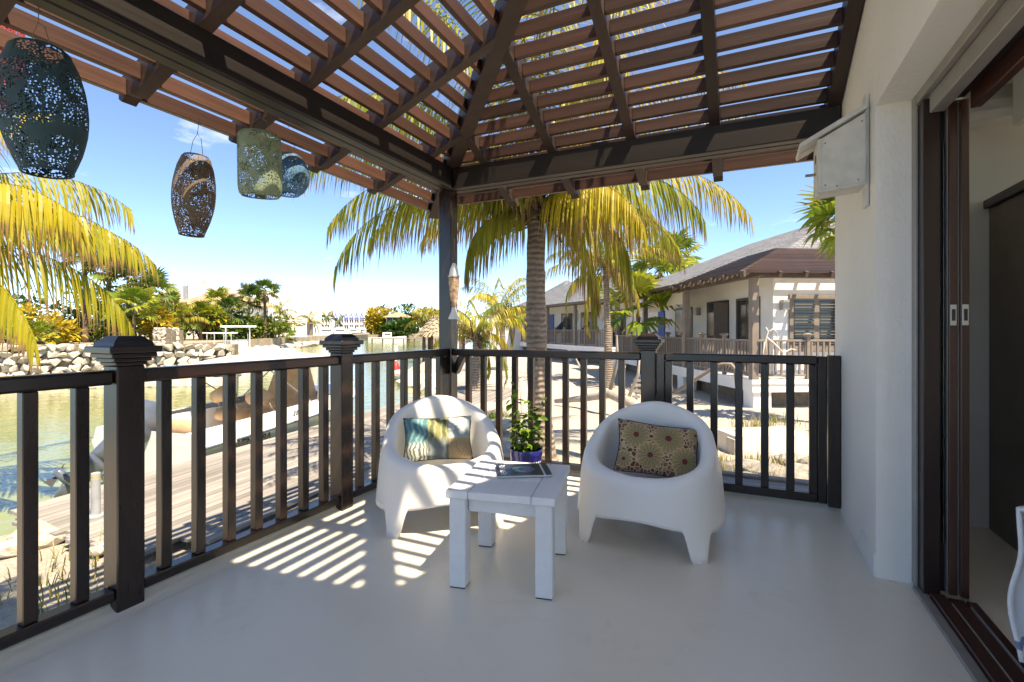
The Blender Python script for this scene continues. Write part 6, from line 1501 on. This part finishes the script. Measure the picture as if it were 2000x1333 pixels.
for ri, (z, h) in enumerate(rows):
    u = 2.2 + r.uniform(0, 0.3)
    while u < LW - 0.1 and cnt < 290:
        wd = r.uniform(0.24, 0.50); p, _ = wl_pt(u + wd/2, z, 0.10 - 0.03*(z+1) + r.uniform(-.03, .05))
        zz = z + r.uniform(-.04, .04)
        meshobj('stone', r.choice(wall_m), None, sw, (p.x-SWO.x, p.y-SWO.y, zz + 1.0 + h*0.3), (r.uniform(-.25,.25), r.choice((0,3.14))+r.uniform(-.2,.2), wrz + r.uniform(-.3,.3)), (wd*1.12, 0.42, h*1.15)); u += wd*0.98; cnt += 1
# rubble ledge at the foot of the wall
lg = thing('rubble_ledge', 'flat rubble ledge at the waterline below the stone wall', 'ledge', tuple(G(-18, 18.6, -1.0)), YAW)
mb = MB(); n = 60; vs = []
for i in range(n+1):
    u = 3 + 12.5*i/n; 
    for out, z in ((0.15,-0.72),(0.75+0.12*r.random(),-0.76+0.05*r.random()),(0.95+0.2*r.random(),-0.98),(1.0,-1.4)): p, _ = wl_pt(u, 0, out); vs.append((p.x+18, p.y-18.6, z+1.0+r.uniform(-.03,.03)))
mb.add(vs, [(i*4+j, (i+1)*4+j, (i+1)*4+j+1, i*4+j+1) for i in range(n) for j in range(3)]); mb.build('ledge', M['stone'], lg)
# stone pillars beyond the near newel post
for i, (px, d, wd, h) in enumerate(((318, 25.5, 0.55, 1.6), (330, 27, 0.5, 1.5), (345, 29, 0.5, 1.5))):
    t = thing('stone_pillar', ('nearest stone gate pillar on the bank beyond the newel post', 'middle stone gate pillar on the bank', 'farthest stone gate pillar on the bank by the boats')[i], 'pillar', tuple(PX(px, d, 0.0)), YAW, 'stone gate pillars')
    bbox('core', -wd/2, wd/2, -wd/2, wd/2, -0.2, h-0.35, M['mortar'], t, 0.02)
    for kz in range(8):
        for kx in range(3): meshobj('stone', r.choice(wall_m), None, t, ((-0.5 + kx*0.5)*wd*0.75, -wd/2, 0.0 + kz*0.17), (r.uniform(-.3,.3), r.uniform(-.3,.3), r.uniform(-.3,.3)), (wd*0.42, 0.25, 0.30))
# rubble bank further along the opposite shore
EDG = [(-19.5,27.5),(-21,29),(-22,38),(-24.5,46),(-26,55),(-28,66),(-29.5,80)]; rb = []
for j in range(24):
    f = j/23*(len(EDG)-1); k = min(len(EDG)-2, int(f)); u = f-k; x = EDG[k][0]+(EDG[k+1][0]-EDG[k][0])*u; dd = EDG[k][1]+(EDG[k+1][1]-EDG[k][1])*u; rb.append((1000+956*(x+0.2)/dd, dd, 0.7+dd*0.008))
for i, (px, d, s_) in enumerate(rb):
    p = PX(px, d, -0.75); o = meshobj('bank_boulder', r.choice(rocks_m), None, None, p, (r.uniform(-.3,.3), 0, r.uniform(0,6)), (s_*2.2, s_*1.3, s_*1.1)); tag(o, 'pale boulder in the row along the far stone bank', 'boulder', 'boulders of the far stone bank')
# sea wall with white X-pattern fence at the stone point
fw = thing('white_fence', 'white panel fence with crossed bars on the stone bank', 'fence', tuple(PX(547, 60, 0.3)), YAW + R(28))
for k in range(4):
    x0 = -3.0 + k*1.5; bbox('panel', x0, x0+1.4, -0.04, 0.04, 0.0, 1.3, M['white_wall'], fw, 0.01); bbox('post', x0+1.4, x0+1.52, -0.07, 0.07, 0.0, 2.1, M['white_wall'], fw, 0.01)
    mb = MB(); mb.bar((x0+0.05,0,1.38),(x0+1.35,0,2.0),0.05,0.07); mb.bar((x0+0.05,0.03,2.0),(x0+1.35,0.03,1.38),0.05,0.07); mb.build('cross_bar', M['white_wall'], fw); bbox('top_rail', x0, x0+1.39, -0.035, 0.035, 2.02, 2.10, M['white_wall'], fw, 0.005)
# ---------------- moored boats on the other side
def simple_boat(label, px, d, rz, L, W, mat, parts, group='boats moored across the canal', zoff=-1.0):
    t = thing('moored_boat', label, 'boat', tuple(PX(px, d, zoff)), YAW + rz, group); ys = [L*i/14 - L/2 for i in range(15)]; secs = []
    for y in ys:
        q = (y + L/2)/L; h = max(0.02, W/2*(1 - max(0,(q-0.5)/0.5)**2.2)); zg = 0.62 + 0.35*q*q; secs.append([(-h*0.8,y,-0.2),(-h,y,zg-0.15),(-h+0.02,y,zg),(-h+0.12,y,zg),(h-0.12,y,zg),(h-0.02,y,zg),(h,y,zg-0.15),(h*0.8,y,-0.2)])
    mb = MB(); n = 8; mb.add([p for s_ in secs for p in s_], [(i*n+k, i*n+k+1, (i+1)*n+k+1, (i+1)*n+k) for i in range(14) for k in range(n-1)]); mb.f.append(tuple(range(n))); mb.m.append(0); mb.build('hull', mat, t, True, R(35))
    for nm, x0, x1, y0, y1, z0, z1, mt in parts: bbox(nm, x0, x1, y0, y1, z0, z1, M[mt], t, 0.03)
    return t
tt = [('console', -0.4, 0.4, -0.5, 0.5, 0.6, 1.5, 'gelcoat'), ('windscreen', -0.38, 0.38, 0.45, 0.5, 1.5, 1.95, 'glass'), ('hardtop', -0.9, 0.9, -1.1, 1.0, 2.35, 2.47, 'gelcoat')] + [('hardtop_leg', x-0.03, x+0.03, y-0.03, y+0.03, 0.7, 2.349, 'gelcoat') for x in (-0.7, 0.7) for y in (-0.8, 0.6)] + [('seat', -0.5, 0.5, -1.4, -0.8, 0.6, 1.1, 'gelcoat')]
simple_boat('white centre console boat with hardtop moored beyond the dock boat', 468, 33, R(-62), 7.0, 2.3, M['gelcoat'], tt)
simple_boat('white boat with small T-top seen stern on beside the hardtop boat', 428, 31, R(-35), 5.4, 2.0, M['gelcoat'], [('console', -0.35, 0.35, -0.3, 0.4, 0.6, 1.3, 'gelcoat'), ('t_top', -0.75, 0.75, -0.7, 0.8, 1.95, 2.03, 'gelcoat')] + [('t_top_leg', x-0.03, x+0.03, y-0.03, y+0.03, 0.7, 1.949, 'gelcoat') for x in (-0.5, 0.5) for y in (-0.5, 0.5)] + [('outboard', -0.2, 0.2, -3.0, -2.6, 0.4, 1.3, 'motor_silver')])
simple_boat('covered low boat moored in front of the stone pillars', 378, 29, R(-70), 4.6, 1.7, M['gelcoat'], [('cover', -0.7, 0.7, -2.0, 1.2, 0.6, 0.85, 'canvas_beige')])
simple_boat('white and teal boat moored on the far shore below the green bush', 757, 100, R(-75), 7.5, 2.6, M['gelcoat'], [('cabin', -0.7, 0.7, -1.0, 0.8, 0.7, 1.7, 'gelcoat'), ('cabin_window', -0.71, 0.71, -0.6, 0.6, 1.15, 1.5, 'window_dark')])
for i, (px, d, L) in enumerate(((668, 195, 11), (640, 190, 12), (690, 200, 9), (612, 170, 10), (705, 205, 9))):
    simple_boat(('white yacht right of the post cap on the far shore', 'large white yacht below the join of the gabled rows', 'white yacht below the blue gabled row', 'white yacht left of the post cap', 'small white yacht at the right end of the blue row')[i], px, d, R(-80 + 15*i), L, 3.4, M['gelcoat'], [('cabin', -1.2, 1.2, -L*0.25, L*0.15, 0.7, 2.6, 'gelcoat'), ('cabin_window', -1.21, 1.21, -L*0.2, L*0.1, 1.7, 2.2, 'window_dark'), ('flybridge', -0.9, 0.9, -L*0.2, 0.2, 2.601, 3.4, 'gelcoat')], 'yachts on the far shore')
by = thing('channel_buoy', 'red buoy floating in the canal left of the corner post', 'buoy', tuple(PX(773, 24, -1.05)))
mb = MB(); mb.lathe([(0.10,0),(0.24,0.06),(0.26,0.3),(0.12,0.6),(0.05,0.7)], 16); mb.build('float', plain('red_buoy', (0.45,0.03,0.025), 0.5, 0.1), by, True); mb = MB(); mb.tube([(0,0,0.7),(0,0,1.5)], 0.03, 6); mb.box(-0.12,0.12,-0.01,0.01,1.2,1.5); mb.build('mast', M['gelcoat'], by)
# ---------------- thatched shelter
ps_ = thing('thatched_shelter', 'thatched palm shelter on posts left of the corner post', 'shelter', tuple(PX(868, 33, -0.7)), YAW)
for x, y in ((-1.2,-1),(1.2,-1),(-1.2,1),(1.2,1),(-0.75,-0.6)):
    mb = MB(); mb.tube([(x,y,-0.4),(x,y,1.75)], 0.10, 8); mb.build('post', M['husk'], ps_, True)
mb = MB(); rr2 = random.Random(3)
for ri in range(7):
    q = ri/6; R0 = 2.1*(1-q*0.92); z = 1.55 + q*1.55
    for k in range(46):
        a = 6.283*k/46 + ri*0.07; w_ = 0.2; c = Vector((math.cos(a), math.sin(a), 0)); tn = Vector((-c.y, c.x, 0)); L = rr2.uniform(0.45, 0.75)
        A = c*R0*0.72; A.z = z + 0.32; B = c*(R0*0.72 + L*0.8); B.z = z + 0.32 - L*0.62
        mb.add([A - tn*w_*0.6, A + tn*w_*0.6, B + tn*w_*rr2.uniform(.2,.6), B - tn*w_*rr2.uniform(.2,.6)], [(0,1,2,3)])
mb.lathe([(1.75,1.62),(0.05,3.1)], 16); mb.build('thatch', M['thatch'], ps_)
# ---------------- buildings
def hip_house(name, label, px, d, rz, W, D, z0, wall_h, roof_h, wm, rm, over=0.6, wins=(), group=None):
    t = thing(name, label, 'building', tuple(PX(px, d, z0)), YAW + rz, group)
    mb = MB(); mb.box(-W/2, W/2, -D/2, D/2, -0.5, wall_h); mb.build('wall', wm, t)
    a, b = W/2 + over, D/2 + over; k = max(0.1, a - b); mb = MB()
    mb.add([(-a,-b,wall_h-0.1),(a,-b,wall_h-0.1),(a,b,wall_h-0.1),(-a,b,wall_h-0.1),(-k,0,wall_h+roof_h),(k,0,wall_h+roof_h)], [(0,1,5,4),(1,2,5),(2,3,4,5),(3,0,4),(0,3,2,1)]); mb.build('roof', rm, t)
    for (x, z, w_, h_, mt) in wins: o = bbox('window', x-w_/2, x+w_/2, -D/2-0.05, -D/2-0.002, z, z+h_, M[mt], t, 0.02)
    return t
hip_house('brown_house', 'brown wooden house with hipped tile roof on the far shore', 778, 112, R(12), 5.2, 5, 0.8, 3.3, 1.2, M['brown_trim'], M['tile'], 0.8, [(x, 1.1, 1.0, 1.6, 'window_dark') for x in (-1.9,-0.6,0.7,2.0)])
for i in range(4):
    o = bbox('white_post', -2.55 + i*1.25, -2.43 + i*1.25, -2.62, -2.52, 0.9, 3.2, M['white_wall'], [q for q in bpy.data.objects if q.name.startswith('brown_house')][0], 0.01)
ww = thing('white_building', 'large plain white building behind the palms on the opposite bank', 'building', tuple(PX(400, 72, 0)), YAW + R(-20))
mb = MB(); mb.hexa([(-9,0,0),(9,0,0),(9,14,0),(-9,14,0),(-9,0,8.2),(9,0,7.1),(9,14,7.1),(-9,14,8.2)]); mb.build('wall', M['white_wall'], ww)
mb = MB(); mb.box(-2.0,-0.9,1,2,7.55,8.6); mb.build('roof_vent', M['concrete'], ww); mb = MB(); mb.tube([(6.5,1,7.0),(6.5,1,8.0)], 0.45, 12); mb.build('roof_tank', M['motor'], ww, True)
mb = MB()
for x in (-4.0,-3.2): mb.tube([(x,-0.2,4.0),(x,-0.2,8.7)], 0.05, 5)
for k in range(14): mb.bar((-4.0,-0.2,4.2+k*0.32),(-3.2,-0.2,4.2+k*0.32),0.04,0.04)
mb.build('ladder', M['alu'], ww)
hip_house('tiled_house', 'house with terracotta tile roof before the white building', 432, 62, R(-15), 9, 6, 0.3, 4.0, 1.6, M['cream'], M['tile'], 0.7, [(-2, 1.5, 1.2, 1.4, 'window_dark'), (1.5, 1.5, 1.2, 1.4, 'window_dark')])
hip_house('waterfront_house', 'grey waterfront house with broad tile roof on the stone point', 578, 76, R(-20), 3.6, 3.4, 0.3, 2.0, 0.8, M['concrete'], M['tile'], 0.9, [(0.2, 0.2, 0.9, 1.6, 'window_dark'), (1.2, 0.2, 0.7, 1.6, 'window_dark')])
hip_house('waterfront_house', 'low white house between the fan palms and the boats', 470, 60, R(-10), 8, 5, 0.3, 1.9, 0.6, M['white_wall'], M['white_wall'], 0.3, [(-1, 0.8, 1.2, 0.8, 'window_dark')])
hip_house('tiled_house', 'tiled roof house partly hidden at the left end of the gabled row', 567, 150, R(0), 14, 9, 0, 4.2, 2.2, M['cream'], M['tile'], 0.6, [(-3, 1.5, 1.5, 1.6, 'window_dark'), (1, 1.5, 1.5, 1.6, 'window_dark')])
def gable_row(label, px0, px1, d, n, wm, gm, name, zt, rz=0.0, roofm='white_wall'):
    W = (px1 - px0)/956*d; t = thing(name, label, 'building', tuple(PX((px0+px1)/2, d, 0.0)), YAW + rz); u = W/n; eave = zt*0.70
    mb = MB(); mb.box(-W/2, W/2, 0, 10, 0, eave); mb.build('wall', wm, t)
    mb = MB(); mb.add([(-W/2,0.4,eave),(W/2,0.4,eave),(W/2,5,zt*0.98),(-W/2,5,zt*0.98),(W/2,10,eave),(-W/2,10,eave)], [(0,1,2,3),(3,2,4,5)]); mb.build('roof', M[roofm], t)
    for k in range(n):
        x = -W/2 + u*(k+0.5); g = MB(); g.prism([(x-u*0.40, eave-0.02), (x+u*0.40, eave-0.02), (x+u*0.40, eave+0.3), (x, zt), (x-u*0.40, eave+0.3)], 'y', -0.5, 3.0); gb = g.build('gable', gm, t)
        rf = MB(); rf.bar((x-u*0.46, -0.3, eave+0.25),(x, -0.3, zt+0.28),0.9,0.18); rf.bar((x+u*0.46, -0.3, eave+0.25),(x, -0.3, zt+0.28),0.9,0.18); rf.build('gable_trim', M['white_wall'], gb)
        bbox('window', x-u*0.12, x+u*0.12, -0.56, -0.51, eave+0.5, eave+1.3, M['white_wall'], t, 0.02)
        for z, h_ in ((zt*0.47, zt*0.17), (zt*0.17, zt*0.17)):
            bbox('balcony_panel', x-u*0.38, x+u*0.38, -0.3, -0.02, z+h_*0.95, z+h_*1.25, gm, t, 0.02)
            for sx in (-0.2, 0.2): bbox('window', x+(sx-0.13)*u, x+(sx+0.13)*u, -0.06, -0.002, z, z+h_*0.9, M['window_dark'], t, 0.02)
        bbox('pillar', x-u*0.5-0.15, x-u*0.5+0.15, -0.7, -0.4, 0, eave, M['white_wall'], t, 0.02)
    bbox('arcade_roof', -W/2, W/2, -3.0, -0.71, zt*0.10, zt*0.15, M['tile'], t, 0.05)
    return t
gable_row('row of white houses with blue gables and balconies on the far shore', 651, 712, 300, 6, M['white_wall'], M['sky_blue_paint'], 'gabled_row', 12.0)
gable_row('row of white houses with mint gables left of the blue gabled row', 572, 644, 285, 6, M['white_wall'], M['mint_paint'], 'gabled_row', 12.6, R(6), 'tile')
bt_ = thing('stair_tower', 'deep blue stair block between the mint and the blue gabled rows', 'building', tuple(PX(647.5, 296, 0)), YAW); bbox('wall', -1.1, 1.1, -1, 6, 0, 8.6, M['blue_paint'], bt_, 0.05); bbox('roof', -1.3, 1.3, -1.2, 6.2, 8.601, 8.9, M['white_wall'], bt_, 0.05)
qw = thing('quay_wall', 'low white quay wall along the far shore', 'wall', tuple(PX(650, 262, -1.0)), YAW); bbox('wall', -40, 32, 0, 0.8, -0.5, 2.0, M['white_wall'], qw, 0.05)
pier = thing('far_jetty', 'low grey jetty on the far shore below the yellow palm', 'jetty', tuple(PX(800, 88, -1.0)), YAW)
bbox('deck', -7, 5, 0, 1.6, 0.55, 0.7, M['grey_wood'], pier, 0.02)
for k in range(7): bbox('pile', -6.9 + k*1.9, -6.7 + k*1.9, 0.1, 0.3, -0.8, 0.549, M['taupe_dark'], pier, 0.02)
